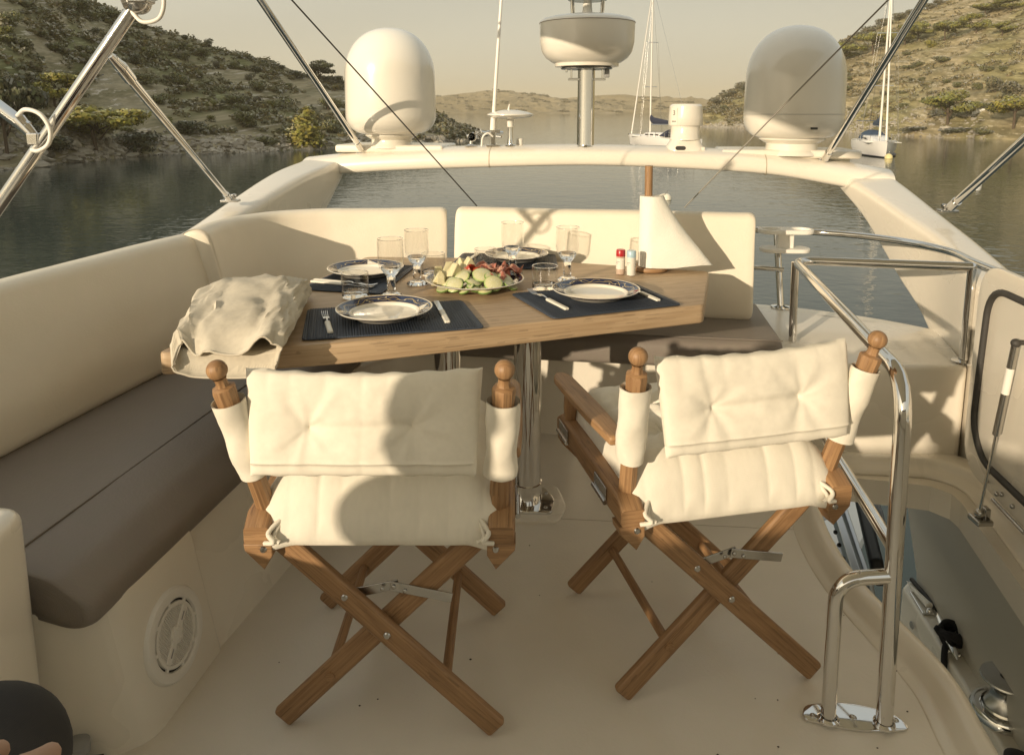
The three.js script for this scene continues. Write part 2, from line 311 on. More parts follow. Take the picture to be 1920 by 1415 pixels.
{ // moulded settee base: left run, corner, run along the stern; its sides lean back
  const lo = [[-1.9, -1.43, 0], [-1.02, -1.435, 0.02], [-0.885, -1.455, 0.06], [-0.815, -1.50, 0.05], [-0.774, -1.785, 0.006], [-0.780, -1.797, 0.006], [-0.765, -1.86, 0.02], [-0.707, -2.124, 0.05], [-0.62, -2.55, 0.1], [-0.54, -2.98, 0.1], [-0.40, -3.19, 0.15],
    [-0.1, -3.165, 0.05], [1.1, -2.985, 0.03], [1.28, -3.75, 0.02], [-1.1, -4.0, 0.05], [-1.9, -3.6, 0]];
  const hi = lo.map(([x, z, r], i) => (i > 0 && i < 5 ? [x - 0.058, z, r] : i < 10 && i ? [x - 0.112, z, r] : i >= 10 && i < 13 ? [x - (i === 10 ? 0.05 : 0), z - 0.03, r] : [x, z, r]));
  const A = roundPoly(lo, 0.05, 5), B = roundPoly(hi, 0.05, 5), ringAt = (t, y, inset = 0) => A.map((p, i) => V(mix(p[0], B[i][0], t) - inset, y, mix(p[1], B[i][1], t)));
  const side = loft([ringAt(0, 0), ringAt(0.5, 0.175), ringAt(0.95, 0.335), ringAt(0.985, 0.35, 0.004), ringAt(1, 0.355, 0.014)], { caps: false, crease: 0.7 });
  const lid = new THREE.ShapeGeometry(new THREE.Shape(ringAt(1, 0.355, 0.014).map((p) => new THREE.Vector2(p.x, -p.z)))).rotateX(-PI / 2).translate(0, 0.355, 0);
  solo('settee_base', [boxUV(side, 'x'), boxUV(prep(lid), 'x')], M.gel, 'white moulded base under the brown settee cushions, with a round loudspeaker in its side', 'settee');
}
{ // moulded block at the near end of the settee
  const b = thing('side_console', 'white moulded console at the near end of the settee, with a square cover', 'console', [0, 0, 0]);
  part('body', [slab(roundPoly([[-1.9, -1.425, 0], [-0.992, -1.425, 0.05], [-0.955, -1.1, 0.05], [-0.9, -0.2, 0.05], [-1.9, -0.2, 0]], 0.05, 5), 0.625, 0.62, 0.03, 4)], M.gel, b);
  part('cover', [box(0.012, 0.12, 0.14, -0.972, 0.49, -1.17, 0.006)], M.plasticWhite, b).rotation.y = 0;
}

// ---- loose cushions
const seam = std([0.13, 0.105, 0.08], 0.7);
{
  const c = thing('seat_cushion', 'long dark brown seat cushion on the settee along the left side', 'cushion', [0, 0, 0], 0, 'brown settee seat cushions');
  const at = (z) => [-1.02 + (z + 1.91) * -0.1496, 0, z];
  const prof = roundPoly([[0.165, 0.325], [0.205, 0.335], [0.203, 0.385], [0.125, 0.438], [0.0, 0.470], [-0.12, 0.474], [-0.48, 0.462], [-0.48, 0.36], [0.0, 0.357]], 0.02, 3);
  const path = []; for (let i = 0; i <= 42; i++) path.push(at(-1.455 - i * 0.0393));
  part('cover', uneven(sweep(path, prof, { bevel: 0.035, crease: 0.7 }), 0.006, 2.6, 3), M.vinylBrown, c);
  part('piping', [cord(path.filter((q, i) => i % 3 === 1).map(([x, , z]) => V(x + 0.002, 0.4695, z)), 0.0028, 60, 6), cord([V(-1.3, 0.463, -1.49), V(-1.05, 0.452, -1.487), V(-0.93, 0.415, -1.49)], 0.0022, 20, 6)], M.vinylBrown, c);
}
{
  const c = thing('seat_cushion', 'dark brown seat cushion on the settee along the stern, behind the table', 'cushion', [0, 0, 0], 0, 'brown settee seat cushions');
  const prof = roundPoly([[0.06, 0.345], [0.085, 0.36], [0.085, 0.445], [0.05, 0.474], [-0.1, 0.476], [-0.62, 0.468], [-0.62, 0.356], [0, 0.356]], 0.022, 3);
  const path = []; for (let i = 0; i <= 36; i++) { const s = -0.66 + i * 0.04967; path.push([s, 0, -3.19 + s * 0.148]); }
  part('cover', uneven(sweep(path, prof, { bevel: 0.03, crease: 0.7 }), 0.006, 2.6, 8), M.vinylBrown, c);
  part('piping', cord(path.filter((q, i) => i % 3 === 0).map(([x, , z]) => V(x - 0.007, 0.474, z + 0.045)), 0.0028, 60, 6), M.vinylBrown, c);
}
const backProf = (lean, h = 0.93) => roundPoly([[0.0, 0.455], [0.012, 0.60], [-lean * 0.7, h - 0.07], [-lean, h - 0.008], [-lean - 0.05, h + 0.004], [-lean - 0.11, h - 0.02], [-lean - 0.125, h - 0.1], [-0.15, 0.455]], 0.045, 4);
{
  const c = thing('backrest_cushion', 'long cream backrest cushion along the left side of the settee', 'cushion', [0, 0, 0], 0, 'cream settee backrest cushions');
  part('cover', uneven(sweep([[-1.60, -0.9], [-1.545, -1.2], [-1.475, -1.6], [-1.41, -1.95], [-1.34, -2.3], [-1.262, -2.66], [-1.195, -2.925]], backProf(0.07), { sub: 60, bevel: 0.03, crease: 0.8 }), 0.007, 2.2, 5), M.vinylBeige, c);
}
{
  const c = thing('backrest_cushion', 'curved cream backrest cushion wrapping the corner of the settee', 'cushion', [0, 0, 0], 0, 'cream settee backrest cushions');
  part('cover', uneven(sweep([[-1.150, -2.935], [-1.160, -3.04], [-1.158, -3.16], [-1.128, -3.28], [-1.045, -3.395], [-0.915, -3.455], [-0.76, -3.475], [-0.54, -3.495], [-0.312, -3.515]], backProf(0.065, 0.948), { sub: 60, bevel: 0.03, crease: 0.8 }), 0.008, 3.0, 7), M.vinylBeige, c);
}
{
  const c = thing('backrest_cushion', 'straight cream backrest cushion in full sun behind the table', 'cushion', [0, 0, 0], 0, 'cream settee backrest cushions');
  const path = []; for (let i = 0; i <= 40; i++) { const s = i / 40; path.push([mix(-0.28, 1.095, s), mix(-3.52, -3.295, s)]); }
  part('cover', uneven(sweep(path, backProf(0.035, 0.955), { bevel: 0.032, crease: 0.8 }), 0.006, 2.6, 9), M.vinylBeige, c);
}

// ---- side coamings that sweep up into the arch
function coaming(st) {   // stations [z, xInner, xOuter, yTop, yBottom]
  const rings = st.map(([z, xi, xo, yt, yb]) => {
    const s = Math.sign(xo - xi), r = 0.045;
    return roundPoly([[xi, yb, 0.02], [xi, yt - 0.01, r], [xo, yt, r * 1.4], [xo + s * 0.03, yb, 0.02]], r, 5).map(([x, y]) => V(x, y, z));
  });
  return loft(rings, { crease: 0.9, flip: st[0][2] < st[0][1] });
}
function smoothStations(st, n) {
  const c = st[0].map((_, k) => new THREE.CatmullRomCurve3(st.map((q, i) => V(q[k], i, 0)), false, 'centripetal')); const o = [];
  for (let i = 0; i <= n; i++) o.push(c.map((q) => q.getPoint(i / n).x)); return o;
}
struct('coaming_wall', coaming(smoothStations([[1.2, -1.62, -1.95, 0.80, -0.4], [-1.0, -1.70, -1.95, 0.80, -0.4], [-2.2, -1.58, -1.80, 0.79, -0.2], [-2.8, -1.49, -1.66, 0.80, 0.15], [-3.3, -1.39, -1.53, 0.868, 0.32], [-3.7, -1.28, -1.455, 0.962, 0.42], [-4.05, -1.205, -1.41, 1.035, 0.56], [-4.4, -1.15, -1.39, 1.078, 0.74], [-4.84, -1.10, -1.375, 1.10, 0.985]], 40)), M.gel, 'white coaming on the left that rises to the arch');
struct('coaming_wall', coaming(smoothStations([[1.2, 1.30, 1.55, 0.60, -0.09], [-1.0, 1.50, 1.76, 0.60, -0.09], [-1.9, 1.63, 1.88, 0.62, -0.09], [-2.3, 1.695, 1.93, 0.675, -0.09], [-2.85, 1.815, 2.02, 0.765, -0.09], [-3.3, 1.925, 2.10, 0.845, 0.375], [-3.7, 1.945, 2.16, 0.915, 0.60], [-4.1, 1.955, 2.215, 0.99, 0.82], [-4.4, 1.94, 2.24, 1.05, 0.955]], 44)), M.gel, 'white coaming on the right that rises to the arch');
// raised side deck beyond the settee
struct('side_deck', slab(roundPoly([[1.13, -2.95, 0.01], [1.3, -2.85, 0.05], [1.42, -2.815, 0.05], [1.79, -2.805, 0.03], [1.96, -3.30, 0.01], [1.80, -3.48, 0.2], [1.55, -3.66, 0.2], [1.27, -3.78, 0.1], [1.05, -3.82, 0.01]], 0.03, 5), 0.425, 0.424, 0.018, 4), M.gel, 'white raised side deck behind the stair opening');
// small moulded step at its foot
struct('deck_step', sweep([[1.06, -2.83], [1.3, -2.80], [1.5, -2.78], [1.66, -2.745], [1.735, -2.64], [1.70, -2.4], [1.62, -2.05], [1.52, -1.5], [1.4, -0.9]].map(([x, z]) => [x, 0, z]), roundPoly([[-0.12, 0.0], [0.045, 0.0], [0.04, 0.016], [0.0, 0.03], [-0.02, 0.06], [-0.12, 0.06]], 0.012, 2), { sub: 60 }), M.gel, 'moulded foot of the walls round the stair opening');

// ---- loudspeaker
{
  const s = thing('loudspeaker', 'round white loudspeaker with a pierced grille in the settee base', 'loudspeaker', [-0.822, 0.163, -1.635], Math.atan2(0.989, 0.15));
  s.rotation.order = 'YXZ'; s.rotation.x = -0.16;
  part('ring', [lathe([[0.080, 0.004], [0.082, 0.010], [0.088, 0.013], [0.104, 0.010], [0.1085, 0.004], [0.109, -0.006]], 56).rotateX(PI / 2)], M.plasticWhite, s);
  part('backing', [lathe([[0, 0.001], [0.088, 0.001]], 40).rotateX(PI / 2)], std([0.035, 0.03, 0.026], 0.9), s);
  const bars = [], r = 0.066;
  for (const a of [PI / 4 - 0.35, -PI / 4 - 0.35]) for (let i = -11; i <= 11; i++) { const d = i * 0.0058, L = Math.sqrt(Math.max(0, r * r - d * d)); if (L < 0.008) continue; bars.push(new THREE.BoxGeometry(2 * L, 0.0026, 0.003).translate(0, d, 0.006).rotateZ(a)); }
  part('grille', bars, M.plasticWhite, s);
  part('grille_rim', [lathe([[0.0655, 0.003], [0.066, 0.009], [0.0745, 0.009], [0.0755, 0.003]], 48).rotateX(PI / 2)], M.plasticWhite, s);
  for (let k = 0; k < 8; k++) { const a = k * PI / 4; part('spoke', [box(0.012, 0.010, 0.006, 0.0785, 0, 0.006, 0.002).rotateZ(a)], M.plasticWhite, s); }
  const arc = (cx, cy, rad, a0, a1) => cord(Array.from({ length: 9 }, (_, i) => V(cx + rad * Math.cos(mix(a0, a1, i / 8)), cy + rad * Math.sin(mix(a0, a1, i / 8)), 0.0125)), 0.0028, 24, 6);
  part('crossbar', [box(0.135, 0.021, 0.006, 0, 0, 0.0085, 0.003), lathe([[0, 0.013], [0.020, 0.012], [0.022, 0.006]], 28).rotateX(PI / 2)], M.plasticWhite, s).rotation.z = 0.72;
  part('emblem', [arc(0.003, 0.008, 0.008, -1.2, 3.2), arc(0.003, -0.008, 0.008, 1.9, 6.3)], M.plasticWhite, s).rotation.z = 0.3;
  for (const q of [0.042, -0.042]) part('marking', [box(0.020, 0.0035, 0.0012, q, 0, 0.0122, 0.0005)], M.plasticGrey, s).rotation.z = 0.72;
}

// ================================================================ ARCH AND WHAT STANDS ON IT
const archAt = [[-1.84, 1.100, 0.985], [-1.6, 1.126, 1.005], [-1.25, 1.154, 1.032], [-0.7, 1.180, 1.058], [0, 1.193, 1.080], [0.6, 1.180, 1.066], [1.1, 1.152, 1.036], [1.5, 1.108, 0.972], [1.78, 1.062, 0.935]];
const archTop = (s) => { for (let i = 0; i + 1 < archAt.length; i++) if (s <= archAt[i + 1][0]) return mix(archAt[i][1], archAt[i + 1][1], clamp((s - archAt[i][0]) / (archAt[i + 1][0] - archAt[i][0]))); return archAt[8][1]; };
const archRing = (s, yt, yb, grow = 0) => roundPoly([[0 - grow, yb - grow, 0.035], [0.45 + grow, yb + 0.02 - grow, 0.04], [0.45 + grow, yt + 0.004 + grow, 0.05], [0.10, yt + 0.012 + grow, 0.08], [-grow, yt - 0.028 + grow, 0.05]], 0.04, 5).map(([o, y]) => bw(s, o, y));
{
  const a = thing('radar_arch', 'cream arch across the stern carrying two domes and the radar', 'arch');
  part('beam', loft(smoothStations(archAt, 46).map((q) => archRing(...q)), { crease: 0.8 }), M.gel, a);
  for (const s of [-0.60, 1.06]) { const rings = [-0.0025, 0.0025].map((d) => archRing(s + d, archTop(s), archTop(s) - 0.113 - (s > 1 ? 0.005 : 0.008), 0.0016)); part('joint', loft(rings, { crease: 0.5 }), std([0.42, 0.36, 0.26], 0.6), a); }
  for (const [s, w] of [[-1.27, 0.36], [1.21, 0.40]]) part('plinth', [box(w * 2, 0.05, 0.40, 0, 0, 0, 0.018).rotateY(BT).translate(...bw(s, 0.27, archTop(s) + 0.018).toArray())], M.gel, a);
}
function dome(name, label, s, off, y0, pts, seamY) {
  const p = bw(s, off, 0);
  const d = thing(name, label, 'satellite dome', [p.x, y0, p.z], 0);
  part('shell', lathe(pts, 72), M.dome, d);
  if (seamY) part('seam', [lathe([[pts.seamR - 0.002, seamY - 0.0025], [pts.seamR + 0.0018, seamY - 0.0022], [pts.seamR + 0.0018, seamY + 0.0022], [pts.seamR - 0.002, seamY + 0.0025]], 64)], std([0.5, 0.48, 0.43], 0.6), d);
  return d;
}
function domePts(r, yNeck, ySide, yShoulder, yTop, rNeck) {
  const o = [[rNeck * 1.12, 0], [rNeck * 1.08, 0.018], [rNeck, 0.03], [rNeck * 0.99, yNeck - 0.03], [rNeck * 1.28, yNeck - 0.006], [rNeck * 1.30, yNeck + 0.006]];
  const a0 = [rNeck * 1.30, yNeck + 0.006]; for (let i = 1; i <= 8; i++) { const t = i / 8; o.push([mix(a0[0], r, Math.sin(t * PI / 2)), mix(a0[1], ySide, 1 - Math.cos(t * PI / 2))]); }
  o.push([r * 1.0, mix(ySide, yShoulder, 0.5)]);
  for (let i = 0; i <= 16; i++) { const t = (i / 16) * PI / 2; o.push([r * Math.pow(Math.cos(t), 0.86) * 0.992, yShoulder + (yTop - yShoulder) * Math.sin(t)]); }
  o.seamR = r; return o;
}
{
  const pl = domePts(0.292, 0.085, 0.21, 0.46, 0.765, 0.132);
  const d = dome('satellite_dome', 'cream satellite dome in full sun at the left end of the arch', -1.285, 0.20, 1.172, pl, 0);
  part('vent', [box(0.045, 0.012, 0.006, 0, 0.118, 0.232, 0.002)], M.rubber, d).rotation.y = 0.05;
  const pr = domePts(0.288, 0.10, 0.225, 0.45, 0.765, 0.15);
  const e = dome('satellite_dome', 'greyish satellite dome in shade at the right end of the arch', 1.235, 0.20, 1.148, pr, 0.245);
  part('vent', [box(0.04, 0.012, 0.006, 0.02, 0.165, 0.279, 0.002)], M.rubber, e);
}
{ // radar on its mast
  const p = bw(0, 0.14, 0), r = thing('radar', 'round cream radar on a chrome mast in the middle of the arch', 'radar', [p.x - 0.012, 1.19, p.z]);
  part('mast', [lathe([[0.075, 0], [0.075, 0.006], [0.054, 0.009], [0.0525, 0.02], [0.0525, 0.486]], 40)], M.chrome, r);
  part('radome', [lathe([[0, 0.487], [0.17, 0.487], [0.195, 0.489], [0.197, 0.508], [0.215, 0.516], [0.25, 0.541], [0.275, 0.578], [0.287, 0.63], [0.291, 0.742], [0.291, 0.746]], 72)], M.dome, r);
  part('lid', [lathe([[0.291, 0.748], [0.289, 0.757], [0.270, 0.772], [0.22, 0.786], [0.12, 0.795], [0, 0.797]], 72)], M.dome, r);
  part('joint', [lathe([[0.285, 0.745], [0.2925, 0.745], [0.2925, 0.749], [0.285, 0.749]], 64)], std([0.25, 0.2, 0.15], 0.6), r);
  part('mounting_plate', [lathe([[0.06, 0.472], [0.155, 0.474], [0.16, 0.480], [0.15, 0.486], [0, 0.486]], 40)], M.steel, r);
  for (const s of [-1, 1]) part('bracket', [box(0.012, 0.062, 0.03, s * 0.095, 0.447, 0.02), box(0.07, 0.014, 0.03, s * 0.08, 0.413, 0.02), box(0.014, 0.024, 0.014, s * 0.125, 0.466, 0.03)], M.chrome, r);
  part('junction_box', [box(0.03, 0.05, 0.03, 0.122, 0.448, 0.03, 0.006)], M.plasticGrey, r);
}
{ // light frame standing on the radar
  const p = bw(0, 0.14, 0), r = thing('light_frame', 'chrome frame with a white lamp post standing on top of the radar', 'light frame', [p.x - 0.012, 1.986, p.z]);
  for (const s of [-1, 1]) part('leg', [rod(V(s * 0.088, 0, 0), V(s * 0.093, 0.09, 0), 0.012), box(0.03, 0.012, 0.03, s * 0.088, 0.002, 0)], M.chrome, r);
  part('plate', [lathe([[0, 0.088], [0.118, 0.088], [0.122, 0.094], [0.115, 0.1], [0, 0.1]], 40)], M.chrome, r);
  part('lamp_post', [lathe([[0.035, 0], [0.032, 0.01], [0.024, 0.088], [0.022, 0.16], [0.028, 0.17], [0.028, 0.23], [0.015, 0.24], [0, 0.24]], 28)], M.plasticWhite, r);
}
{ // whip aerial
  const a = thing('whip_aerial', 'tall thin white whip aerial on a ratchet mount on the arch', 'aerial', [-0.12, 1.192, -4.755]);
  part('rod', [rod(V(0, 0.10, 0), V(0.004, 0.19, 0), 0.020, 0.018), rod(V(0.004, 0.19, 0), V(0.054, 0.90, 0), 0.012, 0.009), rod(V(0.054, 0.90, 0), V(0.13, 2.2, 0), 0.009, 0.004)], M.plasticWhite, a);
  part('mount', [box(0.09, 0.012, 0.08, 0, 0.004, 0), box(0.038, 0.085, 0.035, 0, 0.05, 0, 0.008), rod(V(-0.035, 0.085, 0.0), V(0.045, 0.09, 0.0), 0.012), rod(V(0.0, 0.062, 0.0), V(0.052, 0.058, 0.02), 0.009)], M.chrome, a);
  part('cable', [cord([V(0.0, 0.06, 0.02), V(-0.03, 0.082, 0.03), V(-0.062, 0.06, 0.03), V(-0.072, 0.0, 0.02)], 0.006, 24)], M.plasticWhite, a);
}
{ // dish-shaped aerial
  const a = thing('disc_aerial', 'white lens-shaped television aerial on a chrome foot beside the whip aerial', 'aerial', [-0.01, 1.195, -4.738]);
  part('disc', [lathe([[0, 0.168], [0.075, 0.170], [0.125, 0.178], [0.147, 0.190], [0.146, 0.196], [0.11, 0.210], [0.05, 0.222], [0, 0.224]], 56)], M.dome, a);
  part('fin', [rod(V(-0.012, 0.220, 0), V(-0.006, 0.258, -0.01), 0.008, 0.003)], M.plasticWhite, a);
  part('stem', [lathe([[0.020, 0.118], [0.020, 0.150], [0.024, 0.155], [0.024, 0.17]], 24)], M.plasticWhite, a);
  part('foot', [lathe([[0.034, 0], [0.034, 0.004], [0.022, 0.008], [0.016, 0.05], [0.0145, 0.118]], 24)], M.chrome, a);
}
{ // horn
  const a = thing('signal_horn', 'small chrome twin trumpet horn on the arch between dome and aerial', 'horn', [-0.262, 1.188, -4.775], 0.25);
  part('foot', [box(0.075, 0.008, 0.06, 0, 0.004, 0), lathe([[0.030, 0.006], [0.012, 0.016], [0.008, 0.04]], 16)], M.chrome, a);
  const bell = (L, r) => lathe([[r * 0.72, -0.008], [r * 0.95, 0.0], [r, 0.004], [r * 0.86, 0.006], [r * 0.5, -0.014], [r * 0.36, -0.05], [r * 0.3, -L]], 24).rotateX(PI / 2);
  part('trumpet', [bell(0.16, 0.030).translate(0, 0.062, 0.04)], M.chrome, a);
  part('trumpet', [bell(0.20, 0.036).rotateY(-1.1).translate(0.055, 0.082, -0.02), rod(V(-0.01, 0.062, -0.07), V(0.05, 0.08, -0.05), 0.010)], M.chrome, a);
}
solo('deck_cap', [lathe([[0.022, 0], [0.022, 0.036], [0.017, 0.042], [0, 0.042]], 20)], M.plasticWhite, 'small white cap on the arch just behind the disc aerial', 'cap', [0.05, 1.196, -4.80]);
{ // searchlight
  const c = bw(0.595, 0.14, 0), a = thing('searchlight', 'white drum-shaped searchlight on the arch right of the radar', 'searchlight', [c.x, 1.165, c.z]);
  part('head', [lathe([[0, 0.29], [0.085, 0.288], [0.098, 0.275], [0.103, 0.21], [0.103, 0.165], [0.098, 0.158], [0.09, 0.156]], 48)], M.dome, a);
  part('neck', [lathe([[0.088, 0.157], [0.088, 0.085], [0.092, 0.08], [0.092, 0.074], [0.08, 0.07]], 40)], M.dome, a);
  part('foot', [loft([[0.115, 0.0], [0.112, 0.03], [0.094, 0.055], [0.086, 0.074]].map(([r, y]) => rrect(-r, -r * 0.8, r, r * 0.8, r * 0.55).map(([x, z]) => V(x, y, -z)))), box(0.035, 0.028, 0.02, 0.088, 0.018, 0.07)], M.dome, a);
  part('slot', [new THREE.ExtrudeGeometry(new THREE.Shape(rrect(-0.030, -0.012, 0.030, 0.012, 0.012).map(([x, y]) => new THREE.Vector2(x, y))), { depth: 0.006, bevelEnabled: false }).translate(-0.045, 0.026, 0.0875)], M.rubber, a);
  const c2 = document.createElement('canvas'); c2.width = 128; c2.height = 256; const x = c2.getContext('2d');
  x.fillStyle = '#e6e0d2'; x.fillRect(0, 0, 128, 256); x.fillStyle = '#55524c'; x.font = 'bold 96px sans-serif'; x.textAlign = 'center'; x.fillText('3', 64, 110); for (const q of [22, 52, 82]) x.fillRect(q, 196, 20, 22);
  const t = new THREE.CanvasTexture(c2); t.colorSpace = THREE.SRGBColorSpace; t.magFilter = THREE.LinearFilter;
  part('print', [prep(new THREE.CylinderGeometry(0.1042, 0.1042, 0.10, 10, 1, true, -1.15, 0.42)).translate(0, 0.215, 0)], new THREE.MeshStandardMaterial({ map: t, roughness: 0.35 }), a);
}
// ================================================================ RAILS, POLES, CANOPY, HATCH, STAIRWELL
{
  const r = thing('stair_rail', 'polished steel handrail round the stair opening with a hooped foot', 'handrail');
  part('handrail', pipe([V(0.866, 0.006, -1.535), V(0.868, 0.835, -1.575), V(1.213, 0.782, -3.14), V(1.80, 0.812, -2.86)], 0.0185, 0.11), M.chrome, r);
  part('post', [rod(V(1.222, 0.425, -3.135), V(1.214, 0.775, -3.135), 0.0165)], M.chrome, r);
  part('post', [rod(V(1.80, 0.425, -2.855), V(1.80, 0.805, -2.858), 0.0165)], M.chrome, r);
  part('hoop', pipe([V(0.742, 0.006, -1.55), V(0.738, 0.368, -1.55), V(0.868, 0.372, -1.555)], 0.0165, 0.085), M.chrome, r);
  part('lower_rail', pipe([V(0.868, 0.435, -1.565), V(0.985, 0.415, -2.28), V(1.05, 0.40, -2.66), V(1.05, 0.01, -2.70)], 0.0155, 0.08), M.chrome, r);
  const o = roundPoly([[0.682, -1.552, 0.02], [0.70, -1.594, 0.03], [0.80, -1.605, 0.1], [0.905, -1.572, 0.03], [0.925, -1.522, 0.02], [0.80, -1.515, 0.2]], 0.02, 4);
  part('base_plate', [slab(o, 0.008, 0.0075, 0.002)], M.chrome, r);
  for (const [x, z] of [[0.712, -1.560], [0.803, -1.556], [0.898, -1.548]]) part('screw', [lathe([[0, 0.0095], [0.004, 0.011], [0.0085, 0.0085], [0.009, 0.0075]], 14, x, 0, z)], M.steel, r);
  for (const [x, y, z] of [[0.866, 0.008, -1.535], [0.742, 0.008, -1.55]]) part('collar', [lathe([[0.0245, 0], [0.024, 0.006], [0.0195, 0.010]], 24, x, y, z)], M.chrome, r);
  part('foot_flange', [lathe([[0.045, 0.425], [0.044, 0.431], [0.02, 0.436]], 24, 1.80, 0.002, -2.855)], M.chrome, r);
}
{
  const r = thing('stern_rail', 'curved polished steel rail along the stern edge of the side deck', 'handrail');
  part('top_rail', [cord([V(0.75, 0.80, -3.98), V(1.274, 0.803, -3.83), V(1.53, 0.803, -3.76), V(1.71, 0.806, -3.63), V(1.86, 0.808, -3.42), V(1.905, 0.81, -3.18), V(1.85, 0.815, -2.92), V(1.80, 0.82, -2.60), V(1.72, 0.82, -2.2)], 0.0165, 120, 14)], M.chrome, r);
  part('middle_rail', [rod(V(0.9, 0.625, -3.86), V(1.366, 0.625, -3.672), 0.012)], M.chrome, r);
  part('post', [rod(V(1.366, 0.425, -3.672), V(1.366, 0.802, -3.795), 0.0001), rod(V(1.368, 0.425, -3.69), V(1.366, 0.798, -3.80), 0.0165)], M.chrome, r);
  part('foot_flange', [lathe([[0.05, 0.425], [0.048, 0.431], [0.02, 0.437]], 24, 1.368, 0.002, -3.688)], M.chrome, r);
}
{ // drink holder clamped on the stern rail
  const h = thing('cup_holder', 'white double cup holder clamped on the stern rail', 'cup holder', [1.375, 0.79, -3.70], -0.05);
  const out = [], N = 26; for (let i = 0; i <= N; i++) { const a = -PI / 2 + PI * i / N; out.push([0.075 + 0.062 * Math.cos(a), 0.062 * Math.sin(a)]); } for (let i = 0; i <= N; i++) { const a = PI / 2 + PI * i / N; out.push([-0.075 + 0.062 * Math.cos(a), 0.062 * Math.sin(a)]); }
  const top = new THREE.Shape(out.map(([x, z]) => new THREE.Vector2(x, z)));
  for (const s of [-1, 1]) top.holes.push(new THREE.Path(Array.from({ length: 28 }, (_, i) => new THREE.Vector2(s * 0.075 + 0.047 * Math.cos(i / 28 * 2 * PI), 0.047 * Math.sin(i / 28 * 2 * PI)))));
  const ex = (s, d) => toCreasedNormals(prep(new THREE.ExtrudeGeometry(s, { depth: d, bevelEnabled: true, bevelSize: 0.004, bevelThickness: 0.004, bevelOffset: -0.004, bevelSegments: 2 })), 0.6).rotateX(-PI / 2);
  part('ring_plate', [ex(top, 0.014).translate(0, 0.022, 0)], M.plasticWhite, h);
  part('lower_plate', [ex(new THREE.Shape(out.map(([x, z]) => new THREE.Vector2(x * 0.9, z))), 0.012).translate(0, -0.072, 0)], M.plasticWhite, h);
  part('web', [box(0.082, 0.095, 0.03, 0, -0.022, 0, 0.006)], M.plasticWhite, h);
}
// ---- awning poles
const fork = (p, d) => [rod(p, p.clone().addScaledVector(d, 0.09), 0.021, 0.021), ball(0.016, p.x, p.y, p.z)];
function pole(label, top, foot, r, cuff = true) {
  const o = thing('awning_pole', label, 'awning pole');
  const d = top.clone().sub(foot).normalize();
  part('tube', [rod(foot.clone().addScaledVector(d, 0.06), top, r, r, 24)], M.chrome, o);
  if (cuff) {
    part('end_fitting', [rod(foot.clone().addScaledVector(d, 0.05), foot.clone().addScaledVector(d, 0.13), r * 1.22, r * 1.22, 20), rod(foot.clone().addScaledVector(d, 0.02), foot.clone().addScaledVector(d, 0.06), r * 0.7, r * 0.9)], M.chrome, o);
    part('deck_hinge', [box(0.085, 0.012, 0.05, foot.x, foot.y - 0.004, foot.z, 0.004), box(0.014, 0.035, 0.03, foot.x - 0.016, foot.y + 0.012, foot.z), box(0.014, 0.035, 0.03, foot.x + 0.016, foot.y + 0.012, foot.z), rod(V(foot.x - 0.03, foot.y + 0.02, foot.z), V(foot.x + 0.03, foot.y + 0.02, foot.z), 0.008)], M.steel, o);
  }
  return o;
}
{
  const a = pole('thick polished awning pole rising from the left coaming, a thin brace hinged to it', V(-0.78, 1.86, -1.90), V(-1.62, 0.79, -1.90), 0.0165);
  part('joint', [ball(0.030, -0.915, 1.68, -1.895, 1, 1, 1), rod(V(-0.95, 1.675, -1.88), V(-0.88, 1.70, -1.91), 0.014), box(0.05, 0.03, 0.05, -0.905, 1.69, -1.885, 0.006)], M.steel, a);
  part('pull_loop', [cord([V(-0.935, 1.66, -1.89), V(-0.905, 1.632, -1.885), V(-0.865, 1.64, -1.885), V(-0.852, 1.68, -1.89), V(-0.87, 1.73, -1.90)], 0.0055, 40)], M.plasticWhite, a);
}
{
  const b = pole('slim polished brace from the thick pole down to the left coaming', V(-1.01, 1.548, -1.93), V(-1.375, 0.985, -3.62), 0.0125);
  part('upper_fitting', [rod(V(-1.003, 1.555, -1.90), V(-1.022, 1.53, -1.99), 0.009, 0.016), rod(V(-1.022, 1.53, -1.99), V(-1.04, 1.502, -2.07), 0.0165)], M.chrome, b);
}
{
  const c = thing('awning_pole', 'short polished pole joining the thick pole from the left edge, with a white pull loop', 'awning pole');
  part('tube', [rod(V(-1.225, 1.375, -1.90), V(-1.62, 1.70, -1.88), 0.0165, 0.0165, 24)], M.chrome, c);
  part('end_fitting', [rod(V(-1.205, 1.352, -1.895), V(-1.245, 1.395, -1.90), 0.012, 0.018), box(0.03, 0.03, 0.02, -1.203, 1.347, -1.89, 0.004)], M.chrome, c);
  part('pull_loop', [cord([V(-1.235, 1.405, -1.885), V(-1.205, 1.42, -1.87), V(-1.165, 1.408, -1.865), V(-1.145, 1.37, -1.865), V(-1.155, 1.335, -1.868), V(-1.185, 1.318, -1.872), V(-1.205, 1.32, -1.88)], 0.0055, 50)], M.plasticWhite, c);
}
pole('slim polished pole standing on the left end of the arch', V(-1.21, 2.02, -3.5), V(-0.965, 1.145, -4.87), 0.0175);
pole('dark looking polished pole standing on the right end of the arch', V(1.70, 1.94, -3.1), V(1.842, 1.110, -4.43), 0.0175);
pole('polished pole standing on the right coaming, cut off by the picture edge', V(1.80, 1.56, -2.3), V(2.09, 0.945, -3.55), 0.0175);
